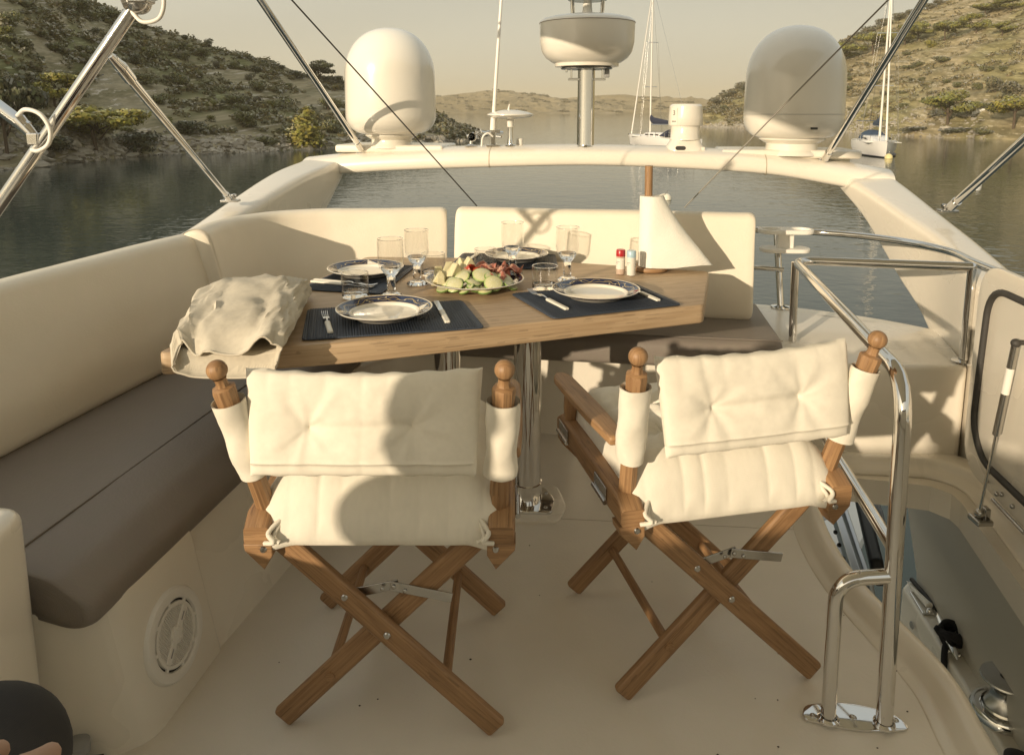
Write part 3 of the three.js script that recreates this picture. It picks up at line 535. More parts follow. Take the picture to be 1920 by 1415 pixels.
{ // canopy over the cockpit (above the frame): it shades the right-hand dome
  const c = thing('sun_awning', 'taut cream canvas sun awning stretched over the cockpit', 'awning', [0, 0, 0]);
  const rings = [];
  for (let i = 0; i <= 16; i++) { const t = i / 16, z = mix(1.3, -3.95, t), y = 2.18 + 0.08 * Math.sin(t * PI); rings.push([]); for (let k = 0; k <= 14; k++) { const s = k / 14, x = mix(-1.05, 2.05, s) - (z + 1) * 0.1; rings[i].push(V(x, y + 0.12 * Math.sin(s * PI), z)); } for (let k = 14; k >= 0; k--) { const q = rings[i][k]; rings[i].push(q.clone().add(V(0, 0.006, 0))); } }
  part('canvas', loft(rings), phys([0.80, 0.75, 0.64], 1.0, { transmission: 0.5, thickness: 0 }), c);
  for (const z of [1.2, -3.9]) part('bow', pipe([V(-1.08 - (z + 1) * 0.1, 2.12, z), V(-1.03 - (z + 1) * 0.1, 2.17, z), V(0.45 - (z + 1) * 0.1, 2.27, z), V(2.0 - (z + 1) * 0.1, 2.17, z), V(2.05 - (z + 1) * 0.1, 2.12, z)], 0.016, 0.12), M.chrome, c);
}
solo('guy_line', [cord([V(-1.03, 2.16, -2.3), V(-0.60, 1.557, -2.98), V(-0.176, 0.945, -3.70)], 0.0032, 20, 6)], std([0.06, 0.055, 0.05], 0.8), 'thin dark cord running from the awning past the left dome to the backrest', 'line');
solo('guy_line', [cord([V(1.52, 2.16, -2.3), V(1.17, 1.56, -2.93), V(0.83, 0.955, -3.56)], 0.0032, 20, 6)], std([0.30, 0.28, 0.24], 0.8), 'thin cord running from the awning past the right dome to the backrest', 'line');

// ---- hatch lid leaning open against the right side
{
  const o = [1.62, 0, -2.45], L = thing('hatch_lid', 'white hatch lid standing open by the right coaming with a black rubber seal', 'hatch lid');
  part('lid_panel', panel(roundPoly([[-1.3, 0.15, 0.02], [0.10, 0.15, 0.13], [0.10, 0.90, 0.14], [-1.3, 0.90, 0.02]], 0.1, 8), o, [EA.x, EA.z], 0.022, 0.006), M.gel, L);
  const gp = (a, y, q = -0.006) => V(o[0], 0, o[2]).addScaledVector(EA, a).addScaledVector(ER, q).setY(y);
  part('seal', pipe([gp(-1.2, 0.247), gp(-0.06, 0.235), gp(0.03, 0.33), gp(0.005, 0.83), gp(-1.2, 0.845)], 0.0115, 0.11, 10), M.rubber, L);
  part('hinge', [rod(gp(-0.36, 0.15, -0.01), gp(-0.16, 0.15, -0.01), 0.006)], M.steel, L);
  for (const [a, y] of [[-0.10, 0.185], [-0.20, 0.19], [-0.17, 0.175], [-0.27, 0.187]]) part('bolt', [ball(0.008, ...gp(a, y, -0.004).toArray(), 1, 1, 1, 10)], M.steel, L);
}
{
  const s = thing('gas_strut', 'slim steel gas strut holding the hatch lid open', 'gas strut');
  const a = V(1.555, 0.70, -2.22), b = V(1.56, 0.10, -2.31), m = a.clone().lerp(b, 0.52);
  part('cylinder', [rod(a, m, 0.0115)], M.steel, s);
  part('piston_rod', [rod(m, b, 0.0048)], M.chrome, s);
  part('end_joint', [ball(0.014, a.x, a.y + 0.008, a.z), rod(V(a.x, a.y + 0.01, a.z), V(a.x + 0.05, a.y + 0.01, a.z), 0.008)], M.rubber, s);
  part('warning_label', [prep(new THREE.CylinderGeometry(0.0118, 0.0118, 0.09, 16, 1, true)).applyQuaternion(new THREE.Quaternion().setFromUnitVectors(V(0, 1, 0), a.clone().sub(b).normalize())).translate(...a.clone().lerp(b, 0.2).toArray())], M.plasticWhite, s);
  part('foot_bracket', [box(0.055, 0.02, 0.06, b.x + 0.005, 0.068, b.z, 0.006), ball(0.017, b.x, 0.092, b.z), box(0.02, 0.045, 0.03, b.x + 0.026, 0.085, b.z - 0.01)], M.steel, s);
}
// ---- what shows through the stair opening: the side of the hull lower down
{
  const q = (a, y) => [a, y];
  const o = V(2.09, 0, -3.46), zz = (z) => (z + 3.46) / -0.989;
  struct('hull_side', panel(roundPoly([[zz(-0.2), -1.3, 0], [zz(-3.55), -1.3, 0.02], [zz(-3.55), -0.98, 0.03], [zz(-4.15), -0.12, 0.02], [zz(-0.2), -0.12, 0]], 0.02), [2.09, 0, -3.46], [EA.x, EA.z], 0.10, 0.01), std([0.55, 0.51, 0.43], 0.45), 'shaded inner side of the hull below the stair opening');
  const top = roundPoly([[2.005, -3.50, 0.02], [1.925, -2.84, 0.02], [1.80, -1.9, 0.02], [1.70, -0.9, 0], [2.0, -0.9, 0], [2.13, -2.7, 0.02], [2.10, -3.0, 0.02], [2.07, -3.56, 0.01]], 0.02);
  struct('mooring_ledge', slab(top, -1.0, 0.55, 0.02, 4), M.gel, 'white ledge with mooring gear below the stair opening');
  solo('rubber_strip', [cord([V(2.073, -0.985, -3.54), V(2.075, -0.985, -3.2), V(2.085, -0.985, -2.9), V(2.05, -0.985, -2.4)].map((p) => p.add(V(0.0, 0, 0))), 0.011, 50)], M.rubber, 'black rubber strip along the back of the mooring ledge', 'rubber strip');
  solo('drain_fitting', [lathe([[0, 0.004], [0.014, 0.004], [0.019, 0.0]], 18).rotateZ(PI / 2).translate(1.972, -1.09, -3.33)], M.plasticGrey, 'small round grey fitting in the side of the mooring ledge', 'fitting');
  const f = thing('fairlead', 'polished fairlead at the far end of the mooring ledge', 'fairlead', [2.03, -0.998, -3.36], BT + PI / 2);
  part('base', [box(0.17, 0.010, 0.055, 0, 0.005, 0, 0.004)], M.chrome, f);
  part('roller', [rod(V(-0.05, 0.028, 0.015), V(0.11, 0.022, -0.015), 0.017, 0.008)], M.plasticWhite, f);
  part('bolt', [ball(0.014, -0.065, 0.014, 0.012)], M.chrome, f);
  const c = thing('mooring_cleat', 'steel cleat with black rope belayed on it, on the mooring ledge', 'cleat', [1.99, -0.998, -3.08], BT + PI / 2 - 0.12);
  part('horn_bar', [loft([[-0.16, 0.002, 0.045], [-0.12, 0.010, 0.048], [0, 0.014, 0.045], [0.12, 0.010, 0.048], [0.16, 0.002, 0.045]].map(([x, r, y]) => Array.from({ length: 12 }, (_, i) => V(x, y + r * Math.sin(i / 12 * 2 * PI), 1.4 * r * Math.cos(i / 12 * 2 * PI)))))], M.chrome, c);
  for (const s of [-0.035, 0.035]) part('foot', [lathe([[0.02, 0], [0.012, 0.01], [0.011, 0.042]], 14, s, 0, 0)], M.chrome, c);
  for (const s of [-0.07, 0.06]) part('bolt', [ball(0.010, s, 0.004, 0.035)], M.chrome, c);
  const rope = [], rnd = rng(5);
  rope.push(cord([V(1.90, -1.12, -2.93), V(1.925, -1.02, -2.98), V(1.955, -0.975, -3.03), V(2.0, -0.96, -3.07), V(2.04, -0.955, -3.08), V(2.075, -0.965, -3.02), V(2.07, -0.99, -2.9), V(2.045, -0.99, -2.83)], 0.014, 60));
  for (let i = 0; i < 5; i++) { const p = []; for (let k = 0; k < 9; k++) { const a = k / 8 * 2 * PI + i; p.push(V(2.0 + 0.045 * Math.cos(a) + rr(-0.012, 0.012, rnd), -0.955 + 0.022 * Math.sin(a * 2 + i) + 0.006 * i, -3.075 + 0.05 * Math.sin(a) + rr(-0.012, 0.012, rnd))); } rope.push(cord(p, 0.013, 50)); }
  solo('mooring_rope', rope, std([0.016, 0.016, 0.018], 0.9, { bumpMap: weave(3, 9), bumpScale: 0.002 }), 'black mooring rope wound round the steel cleat', 'rope');
  const w = thing('mooring_winch', 'steel mooring winch with a round drum on the near end of the ledge', 'winch', [1.985, -0.998, -2.68]);
  part('base', [lathe([[0.115, 0], [0.115, 0.02], [0.108, 0.034], [0.098, 0.036], [0.096, 0.03], [0.08, 0.03], [0.075, 0.045]], 40)], M.chrome, w);
  part('drum', [lathe([[0.078, 0.03], [0.066, 0.05], [0.050, 0.085], [0.046, 0.115], [0.058, 0.14], [0.082, 0.152], [0.090, 0.16], [0.088, 0.167], [0.02, 0.170]], 40)], M.steel, w);
  part('socket', [lathe([[0.02, 0.170], [0.018, 0.1715], [0, 0.171]], 16)], M.rubber, w);
  solo('switch_button', [lathe([[0.05, 0], [0.05, 0.018], [0.035, 0.024], [0, 0.024]], 24)], M.rubber, 'round black foot switch at the near end of the mooring ledge', 'foot switch', [1.90, -0.998, -2.45]);
  solo('grab_loop', [cord([V(1.085, 0.03, -1.40), V(1.13, 0.02, -1.37), V(1.135, -0.02, -1.33), V(1.10, -0.03, -1.29)], 0.005, 30)], M.chrome, 'small steel loop on the rim of the stair opening', 'loop');
}
{ // gangway folded under the deck edge
  const g = thing('gangway', 'folded aluminium gangway below the left edge of the stair opening', 'gangway', [0, 0, 0]);
  part('side_rail', [bar(V(1.70, -0.50, -3.88), V(1.405, -0.50, -2.74), 0.14, 0.035, V(1, 0.2, 0.1), 0.008)], M.alu, g);
  part('side_rail', [bar(V(1.76, -0.53, -3.88), V(1.465, -0.53, -2.76), 0.10, 0.02, V(1, 0.2, 0.1), 0.006)], M.alu, g);
  part('black_cover', [bar(V(1.86, -0.58, -3.75), V(1.60, -0.58, -2.98), 0.13, 0.055, V(1, 0.2, 0.1), 0.02)], M.black, g);
  for (let k = 0; k < 4; k++) part('cable', [cord(Array.from({ length: 12 }, (_, i) => V(1.665 + i * 0.0165 + 0.008 * k, -0.505 + 0.006 * Math.sin(i * 1.9 + k), -3.05 - i * 0.05)), 0.0055, 60, 6)], std([0.22, 0.22, 0.23], 0.5), g);
  for (let k = 0; k < 9; k++) part('rivet', [ball(0.010, 1.375 + k * 0.0265, -0.455, -2.80 - k * 0.10, 1, 1, 1, 8)], M.black, g);
}
{ // tender hanging at the stern, seen through the opening
  const t = thing('tender', 'white tender with grey markings lying at the stern below the stair opening', 'tender', [2.09, -1.42, -4.75], -0.52);
  const rings = []; for (let i = 0; i <= 16; i++) { const s = i / 16, w = 0.34 * Math.pow(Math.sin(Math.min(1, s * 1.5) * PI / 2), 0.6) * (s < 0.05 ? 0.5 : 1), h = 0.42, z = mix(0.75, -1.1, s);
    rings.push(roundPoly([[-w * 0.55, -h, 0.1], [w * 0.55, -h, 0.1], [w, -0.05, 0.1], [w * 0.8, 0.12, 0.1], [-w * 0.8, 0.12, 0.1], [-w, -0.05, 0.1]], 0.1, 4).map(([x, y]) => V(x, y, z))); }
  part('hull', loft(rings, { flip: true }), std([0.62, 0.62, 0.60], 0.35), t);
  part('stripe', [box(0.50, 0.012, 0.10, 0, 0.12, 0.42, 0.004), box(0.46, 0.012, 0.035, 0, 0.121, 0.56, 0.004)], M.plasticGrey, t);
  const bd = new THREE.Shape(roundPoly([[-0.10, -0.14], [0.02, -0.16], [0.11, -0.05], [0.10, 0.08], [-0.02, 0.16], [-0.11, 0.10]], 0.04).map(([x, y]) => new THREE.Vector2(x, y))); bd.holes.push(new THREE.Path([[-0.03, -0.04], [0.035, -0.05], [0.035, 0.035], [-0.03, 0.04]].map(([x, y]) => new THREE.Vector2(x, y))));
  part('badge', [new THREE.ExtrudeGeometry(bd, { depth: 0.008, bevelEnabled: false }).rotateX(-PI / 2).translate(0.0, 0.118, -0.02)], M.plasticGrey, t);
}
// ---- the helm station behind the camera (outside the picture; its shade falls on the deck)
{
  const h = thing('helm_console', 'white helm console with a dark windscreen at the front of the flybridge', 'console', [0, 0, 0.9]);
  part('body', [box(3.5, 1.2, 0.5, -0.15, 0.6, 0.3, 0.08)], M.gel, h);
  part('windscreen', [box(3.2, 0.22, 0.02, -0.15, 1.28, 0.45, 0.008)], std([0.05, 0.05, 0.055], 0.1), h);
}
// crumbs and dirt on the deck
{
  const g = [], r = rng(9);
  for (const [x, z] of [[-0.79, -1.57], [-0.62, -1.75], [-0.35, -1.60], [0.62, -1.62], [0.70, -1.78], [0.98, -1.72], [0.93, -1.90], [0.19, -1.42], [0.30, -1.45], [0.62, -1.50], [0.45, -1.43], [0.1, -2.0], [0.36, -1.8], [-0.5, -2.2], [0.95, -1.60], [0.4, -2.1], [-0.1, -1.75], [0.80, -1.45], [0.05, -2.25], [0.22, -2.1]])
    for (let k = 0; k < 1 + (r() < 0.3); k++) { const s = rr(0.0013, 0.0030, r); g.push(ball(s, x + rr(-0.03, 0.03, r), s * 0.35, z + rr(-0.03, 0.03, r), rr(0.7, 1.5, r), 0.5, rr(0.7, 1.3, r), 6)); }
  const m = part('deck_crumbs', g, std([0.05, 0.035, 0.02], 0.9), scene); m.userData = { kind: 'stuff', label: 'dark crumbs scattered on the deck' };
}
// ================================================================ PERSON at the left edge: dark clad knee, two hands resting on it
function field(caps, k, lo, hi, cell) {   // smooth union of tapered capsules, meshed
  const res = Math.ceil(Math.max(hi.x - lo.x, hi.y - lo.y, hi.z - lo.z) / cell) + 4, half = res * cell / 2, c = lo.clone().add(hi).multiplyScalar(0.5);
  const mc = new MarchingCubes(res, M.black, false, false, 400000); mc.isolation = 0; const p = V(0, 0, 0), ab = V(0, 0, 0);
  for (let z = 0; z < res; z++) for (let y = 0; y < res; y++) for (let x = 0; x < res; x++) {
    p.set(c.x + ((x - res / 2) / (res / 2)) * half, c.y + ((y - res / 2) / (res / 2)) * half, c.z + ((z - res / 2) / (res / 2)) * half); let s = 0;
    for (const [a, b, ra, rb] of caps) { ab.copy(b).sub(a); const t = clamp((p.x - a.x) * ab.x + (p.y - a.y) * ab.y + (p.z - a.z) * ab.z, 0, ab.lengthSq()) / ab.lengthSq(); const d = Math.hypot(p.x - a.x - ab.x * t, p.y - a.y - ab.y * t, p.z - a.z - ab.z * t) - mix(ra, rb, t); s += Math.exp(-Math.min(60, d / k)); }
    mc.field[x + y * res + z * res * res] = s > 1e-20 ? k * Math.log(s) : -1;
  }
  mc.update(); const n = mc.count ?? mc.geometry.drawRange.count, g = new THREE.BufferGeometry();
  g.setAttribute('position', new THREE.BufferAttribute(mc.positionArray.slice(0, n * 3), 3)); g.setAttribute('normal', new THREE.BufferAttribute(mc.normalArray.slice(0, n * 3), 3));
  g.scale(half, half, half).translate(c.x, c.y, c.z); return boxUV(g, 'y');
}
{
  const me = thing('person', 'seated person in dark shorts with both hands resting on one knee, at the left edge', 'person', [-0.688, -0.036, -0.86]);
  const J = (x, y, z) => V(x, y, z);
  const skin = std([0.42, 0.27, 0.20], 0.55, { bumpMap: leather, bumpScale: 0.0005 }), dark = phys([0.020, 0.020, 0.022], 0.85, { bumpMap: weave(20, 6), bumpScale: 0.0004, sheen: 0.3, sheenRoughness: 0.6, sheenColor: rgb(0.05, 0.05, 0.05) });
  const hip = J(-0.30, 0.62, 0.50), knee = J(-0.005, 0.600, 0.0), hip2 = J(-0.48, 0.62, 0.46);
  part('shorts', field([[hip, knee, 0.125, 0.092], [knee, J(0.03, 0.60, 0.12), 0.090, 0.108], [J(0.03, 0.60, 0.12), hip, 0.108, 0.12], [hip2, J(-0.42, 0.60, -0.06), 0.125, 0.092], [hip2, hip, 0.14, 0.14]], 0.012, J(-0.66, 0.42, -0.2), J(0.2, 0.86, 0.70), 0.018), dark, me);
  part('shirt', field([[J(-0.42, 0.66, 0.56), J(-0.52, 0.92, 0.70), 0.14, 0.155], [J(-0.66, 0.98, 0.68), J(-0.36, 0.99, 0.76), 0.085, 0.085], [J(-0.36, 0.97, 0.76), J(-0.10, 0.85, 0.54), 0.055, 0.045], [J(-0.66, 0.96, 0.68), J(-0.46, 0.82, 0.42), 0.055, 0.045]], 0.02, J(-0.84, 0.50, 0.30), J(0.05, 1.14, 0.96), 0.02), dark, me);
  const limbs = field([[J(-0.10, 0.84, 0.54), J(0.165, 0.765, 0.27), 0.042, 0.030], [J(-0.46, 0.81, 0.42), J(0.02, 0.772, 0.26), 0.042, 0.030], [J(-0.52, 1.02, 0.71), J(-0.53, 1.12, 0.70), 0.055, 0.05], [J(-0.53, 1.15, 0.69), J(-0.53, 1.22, 0.69), 0.083, 0.086], [J(-0.005, 0.56, -0.01), J(0.0, 0.12, 0.05), 0.062, 0.040], [J(-0.42, 0.55, -0.06), J(-0.42, 0.12, 0.0), 0.062, 0.040], [J(0, 0.10, 0.06), J(0.0, 0.075, -0.10), 0.04, 0.03], [J(-0.42, 0.10, 0.02), J(-0.42, 0.075, -0.14), 0.04, 0.03]], 0.012, J(-0.68, 0.03, -0.2), J(0.24, 1.34, 0.82), 0.018);
  // hands: palm, four unequal curled fingers over the thigh and a thumb pointing at the knee
  const hand = (wx, wy, wz, s, tip) => { const w = J(wx, wy, wz), c = [[w, J(wx + 0.012 * s, wy - 0.018, wz - 0.05), 0.026, 0.034], [J(wx - 0.02, wy - 0.02, wz - 0.06), J(wx + 0.02, wy - 0.02, wz - 0.06), 0.022, 0.022]];
    [0.050, 0.062, 0.058, 0.042].forEach((L, i) => { const bx = wx + s * (-0.002 + i * 0.019), a = J(bx, wy - 0.022, wz - 0.070), b = J(bx + s * 0.022, wy - 0.030, wz - 0.070 - L * 0.5), e = J(bx + s * 0.040, wy - 0.062, wz - 0.070 - L * 0.8); c.push([a, b, 0.0105, 0.0098], [b, e, 0.0098, 0.0084]); });
    const t0 = J(wx - s * 0.020, wy - 0.004, wz - 0.045), t1 = t0.clone().lerp(tip, 0.5).add(J(0, 0.004, 0)); c.push([t0, t1, 0.0155, 0.0128], [t1, tip, 0.0128, 0.0115]);
    return field(c, 0.003, J(wx - 0.10, wy - 0.12, wz - 0.17), J(wx + 0.10, wy + 0.05, wz + 0.05), 0.0045); };
  part('body', [limbs, hand(0.178, 0.772, 0.245, 1, J(0.176, 0.752, 0.135)), hand(0.030, 0.778, 0.235, -1, J(0.117, 0.752, 0.132))], skin, me);
  part('hair', [ball(0.096, -0.53, 1.245, 0.71, 1, 1, 1, 24)], std([0.03, 0.02, 0.014], 0.8), me);
}
{
  const k = thing('toggle_switch', 'small grey knob on a plate at the foot of the console beside the dark knee', 'knob', [-0.945, 0.004, -1.425]);
  part('knob', [lathe([[0.012, 0], [0.012, 0.03], [0.026, 0.038], [0.026, 0.06], [0.01, 0.066], [0, 0.066]], 20)], M.plasticGrey, k);
  part('plate', [lathe([[0.05, 0], [0.048, 0.006], [0, 0.006]], 24)], M.rubber, k);
}
// ================================================================ DIRECTOR'S CHAIRS
// quilted pad in its own x (width), y (height) plane, puffed along z
function pad(w, h, t, { tufts = [], pleatsTop = 0, pleatsBottom = 0, seed = 1, nx = 90, ny = 60, sag = 0, back = 0.45, pull = 0.0, edge = 0.42, taper = 0, hem = 0, radial = 0.10 } = {}) {
  const front = [], rear = [], pos = [], uv = [], idx = [];
  for (let j = 0; j <= ny; j++) for (let i = 0; i <= nx; i++) {
    const u = (i / nx) * 2 - 1, v = (j / ny) * 2 - 1;
    const ed = Math.max(0, (1 - Math.pow(Math.abs(u), 5)) * (1 - Math.pow(Math.abs(v), 4)));
    let x = u * w / 2 * (1 - pull * (1 - v * v)) * (1 - taper * (1 - v) / 2), y = v * h / 2 * (1 - pull * 0.6 * (1 - u * u)) - sag * (1 - u * u) * (v > 0 ? v : 0);
    let z = t * Math.pow(ed, edge), zb = -t * back * Math.pow(ed, 0.5);
    for (const [tx, ty, d] of tufts) {
      const dx = x - tx, dy = y - ty, r = Math.hypot(dx, dy), a = Math.atan2(dy, dx);
      z -= d * (0.72 * Math.exp(-Math.pow(r / 0.022, 1.3)) + 0.5 * Math.exp(-r * r / 0.0045));
      z += d * radial * Math.sin(a * 7 + seed + 1.5 * n3(a * 2, r * 9, seed)) * Math.exp(-Math.pow((r - 0.055) / 0.045, 2));
    }
    for (let q = 0; q + 1 < tufts.length; q++) { const A = tufts[q], B = tufts[q + 1]; if (Math.abs(A[1] - B[1]) < 0.05 && x > Math.min(A[0], B[0]) && x < Math.max(A[0], B[0])) z -= 0.006 * Math.exp(-Math.pow((y - mix(A[1], B[1], (x - A[0]) / (B[0] - A[0]))) / 0.012, 2)); }
    const pl = (dist, amt) => amt * Math.exp(-dist / (0.030 + 0.035 * (0.5 + 0.5 * Math.sin(x * 31 + seed)))) * (Math.pow(Math.abs(Math.sin(x * 46 + 2.2 * n3(x * 9, 3.3, seed))), 0.55) - 0.6);
    if (hem) { z += 0.0045 * Math.exp(-Math.pow((v + 0.74) / 0.022, 2)) - hem * smooth(-0.70, -0.80, v) ; }
    z += pl((1 - v) * h / 2, pleatsTop) + pl((1 + v) * h / 2, pleatsBottom);
    z += 0.0035 * fbm(x * 9, y * 9, seed * 3.1, 3) * ed * 2 + 0.0016 * fbm(x * 30 + y * 12, y * 26, seed, 2) * ed;
    y += (Math.abs(v) > 0.985 ? 1 : 0) * 0.0018 * Math.sin(x * 92 + seed) * (pleatsTop + pleatsBottom > 0 ? 1 : 0);
    pos.push(x, y, ed < 1e-6 ? 0 : z); uv.push(x, y); rear.push(x, y, ed < 1e-6 ? 0 : zb);
  }
  const n = (nx + 1) * (ny + 1), all = pos.concat(rear), uvs = uv.concat(uv);
  for (let j = 0; j < ny; j++) for (let i = 0; i < nx; i++) { const a = j * (nx + 1) + i, b = a + 1, c = a + nx + 2, d = a + nx + 1; idx.push(a, b, c, a, c, d, n + a, n + c, n + b, n + a, n + d, n + c); }
  const g = new THREE.BufferGeometry(); g.setAttribute('position', new THREE.Float32BufferAttribute(all, 3)); g.setAttribute('uv', new THREE.Float32BufferAttribute(uvs, 2)); g.setIndex(idx);
  return toCreasedNormals(prep(g), 1.0);
}
function directorChair(label, pos, turn, { leanL = 0, leanR = 0, seed = 1, tilt = 0, cw = 0.50, roll = 0 }) {
  const c = thing('director_chair', label, 'folding chair', pos, turn, 'two folding teak chairs facing the table');
  const W = 0.238, zN = 0.205, zF = -0.205, top = 0.505, Zh = V(0, 0, 1), wood = M.teak;
  const leg = (x0, x1, z) => part('leg', [bar(V(x0, top, z), V(x1, 0.018, z), 0.052, 0.024, Zh, 0.009, 3)], wood, c);
  leg(-W, 0.252, zN + 0.015); leg(W, -0.252, zN - 0.015); leg(W, -0.252, zF - 0.015); leg(-W, 0.252, zF + 0.015);
  const at = (x0, x1, t) => V(mix(x0, x1, t), mix(top, 0.018, t), 0);
  for (const s of [-1, 1]) { const q = at(-s * W, s * 0.252, 0.76); part('stretcher', [rod(V(q.x, q.y, zN), V(q.x, q.y, zF), 0.0115)], wood, c); }
  for (const z of [zN + 0.029, zF - 0.029]) part('pivot_bolt', [lathe([[0, 0.004], [0.006, 0.003], [0.0085, 0]], 14).rotateX(PI / 2).translate(0.006, 0.262, z)], M.steel, c);
  { const q = at(-W, 0.252, 0.31); part('screw', [lathe([[0, 0.003], [0.006, 0.0025], [0.008, 0]], 14).rotateX(PI / 2).translate(q.x, q.y, zN + 0.0275)], M.steel, c); }
  // hinged steel stay across the back pair of legs
  part('stay', [bar(V(-0.086, 0.342, zN - 0.003), V(0.03, 0.365, zN - 0.006), 0.023, 0.004, Zh, 0.0015), bar(V(0.012, 0.366, zN + 0.002), V(0.150, 0.336, zN + 0.002), 0.023, 0.004, Zh, 0.0015)], M.steel, c);
  for (const [x, y] of [[0.02, 0.365], [0.045, 0.355], [-0.005, 0.360]]) part('rivet', [ball(0.005, x, y, zN + 0.006, 1, 1, 0.6, 10)], M.steel, c);
  for (const s of [-1, 1]) {
    const X = s * 0.262;
    // side rail with a rounded end, wedge block below
    const prof = roundPoly([[-0.030, 0.500], [0.030, 0.500], [0.030, 0.562], [-0.030, 0.562]], 0.012, 3).map(([x, y]) => [x, y]);
    const rings = []; for (let i = 0; i <= 14; i++) { const t = i / 14, z = mix(0.262, -0.275, t), e = Math.min(t, 1 - t) * 14; const k = e < 1.2 ? Math.sqrt(Math.max(0.12, 1 - Math.pow(1 - e / 1.2, 2))) : 1; rings.push(prof.map(([x, y]) => V(X + x * (0.86 + 0.14 * k), 0.500 + (y - 0.500) * (0.45 + 0.55 * k), z))); }
    part('seat_rail', boxUV(loft(rings, { crease: 0.7 }), 'z'), wood, c);
    for (const z of [0.205, -0.205]) {
      const tri = new THREE.Shape([[s * 0.031, 0.498], [s * 0.029, 0.482], [-s * 0.012, 0.438], [-s * 0.031, 0.470], [-s * 0.031, 0.498]].map(([x, y]) => new THREE.Vector2(x, y)));
      part('hinge_block', [boxUV(prep(new THREE.ExtrudeGeometry(tri, { depth: 0.044, bevelEnabled: true, bevelSize: 0.003, bevelThickness: 0.003, bevelOffset: -0.003, bevelSegments: 2 })).translate(X, 0, z - 0.022 + 0.028 * Math.sign(z)), 'z')], wood, c);
      part('screw', [lathe([[0, 0.004], [0.006, 0.003], [0.008, 0]], 12).rotateX(PI / 2).translate(X - s * 0.012, 0.486, z + Math.sign(z) * 0.053)], M.steel, c);
    }
    for (const z of [0.13, -0.19]) part('hinge_plate', [box(0.004, 0.034, 0.085, X + s * 0.033, 0.532, z, 0.001, 'z'), rod(V(X + s * 0.036, 0.515, z + 0.045), V(X + s * 0.036, 0.515, z - 0.045), 0.006)], M.steel, c);
    // back post: octagonal foot tapering to a turned neck and ball
    const lx = s < 0 ? leanL : leanR, b = V(X - s * 0.006, 0.555, 0.205), tp = V(X + lx, 0.845, 0.268 + tilt), dir = tp.clone().sub(b).normalize();
    const q = new THREE.Quaternion().setFromUnitVectors(V(0, 1, 0), dir), L = b.distanceTo(tp);
    const post = lathe([[0.0195, -0.03], [0.0215, 0.0], [0.0205, L * 0.55], [0.023, L * 0.9], [0.025, L + 0.006], [0.0235, L + 0.012], [0.0145, L + 0.016], [0.0125, L + 0.022], [0.0125, L + 0.032], [0.015, L + 0.036]], 8);
    part('back_post', [boxUV(prep(post), 'y').applyQuaternion(q).translate(b.x, b.y, b.z)], wood, c);
    const kp = tp.clone().addScaledVector(dir, 0.0535);
    part('ball_finial', [boxUV(ball(0.0212, 0, 0, 0, 1, 1, 1, 28), 'y').applyQuaternion(q).translate(kp.x, kp.y, kp.z)], wood, c);
    // canvas sleeve over the post
    const sl = []; const r2 = rng(seed * 7 + s);
    for (let i = 0; i <= 18; i++) { const t = i / 18, y = mix(L * 0.30, L * 0.93, t), rx = 0.0335 + 0.0035 * Math.sin(t * 9 + s) * (1 - t) + 0.002 * t, rz = 0.0275 + 0.003 * Math.cos(t * 11 + seed); sl.push(Array.from({ length: 26 }, (_, k) => { const a = -k / 26 * 2 * PI, w = 1 + 0.05 * fbm(Math.cos(a) * 1.5 + s, t * 5, Math.sin(a) * 1.5 + seed, 2) * 2 + 0.035 * Math.exp(-t * 7) * Math.sin(t * 70 + 2 * Math.cos(a + seed)); return V(rx * w * Math.cos(a), y, rz * w * Math.sin(a)); })); }
    const inner = sl.slice().reverse().map((ring) => ring.map((p) => V(p.x * 0.93, p.y, p.z * 0.93)));
    part('canvas_sleeve', [loft(sl, { caps: false, crease: 1 }).applyQuaternion(q).translate(b.x, b.y, b.z), loft(inner, { caps: false, crease: 1 }).applyQuaternion(q).translate(b.x, b.y, b.z)], M.canvas, c);
    // arm rest on its front post
    const armY = 0.672, sh = roundPoly([[-0.022, 0.222, 0.01], [0.022, 0.222, 0.01], [0.030, 0.03, 0.1], [0.027, -0.24, 0.03], [0.012, -0.275, 0.03], [-0.012, -0.275, 0.03], [-0.027, -0.24, 0.03], [-0.030, 0.03, 0.1]], 0.02, 4);
    const arm = slab(sh.map(([x, z]) => [x, z]), 0.0, 0.024, 0.008, 3); boxUV(arm, 'z');
    part('armrest', [arm.rotateX(-0.05).translate(X + s * 0.020, armY + 0.012, -0.01)], wood, c);
    part('arm_post', [boxUV(prep(lathe([[0.017, 0], [0.019, 0.05], [0.017, 0.12]], 10)), 'y').translate(X + s * 0.010, 0.55, -0.20)], wood, c);
  }
  // back cushion, hung between the posts and bulging to the rear
  const lc = (leanL + leanR) / 2;
  const bc = pad(cw, 0.226, 0.030, { tufts: [[-0.115, -0.012, 0.017], [0.105, -0.008, 0.017]], pleatsTop: 0.003, pleatsBottom: 0.002, seed, sag: 0.012, back: 0.8, pull: 0.004, edge: 0.30, taper: 0.055, hem: 0.004, radial: 0.09 });
  bc.rotateX(-0.20).rotateZ(roll).translate(lc * 1.35, 0.774, 0.250 + tilt * 0.6);
  part('back_cushion', bc, M.canvas, c);
  // seat sling and quilted seat cushion
  part('seat_sling', [box(0.49, 0.006, 0.44, 0, 0.540, 0, 0.002)], M.canvas, c);
  const sc = pad(0.525, 0.535, 0.070, { tufts: [[-0.105, -0.075, 0.038], [0.105, -0.075, 0.038], [-0.105, 0.095, 0.038], [0.105, 0.095, 0.038]], pleatsTop: 0.005, pleatsBottom: 0.020, radial: 0.22, seed: seed + 5, nx: 110, ny: 100, back: 0.95, pull: 0.02 });
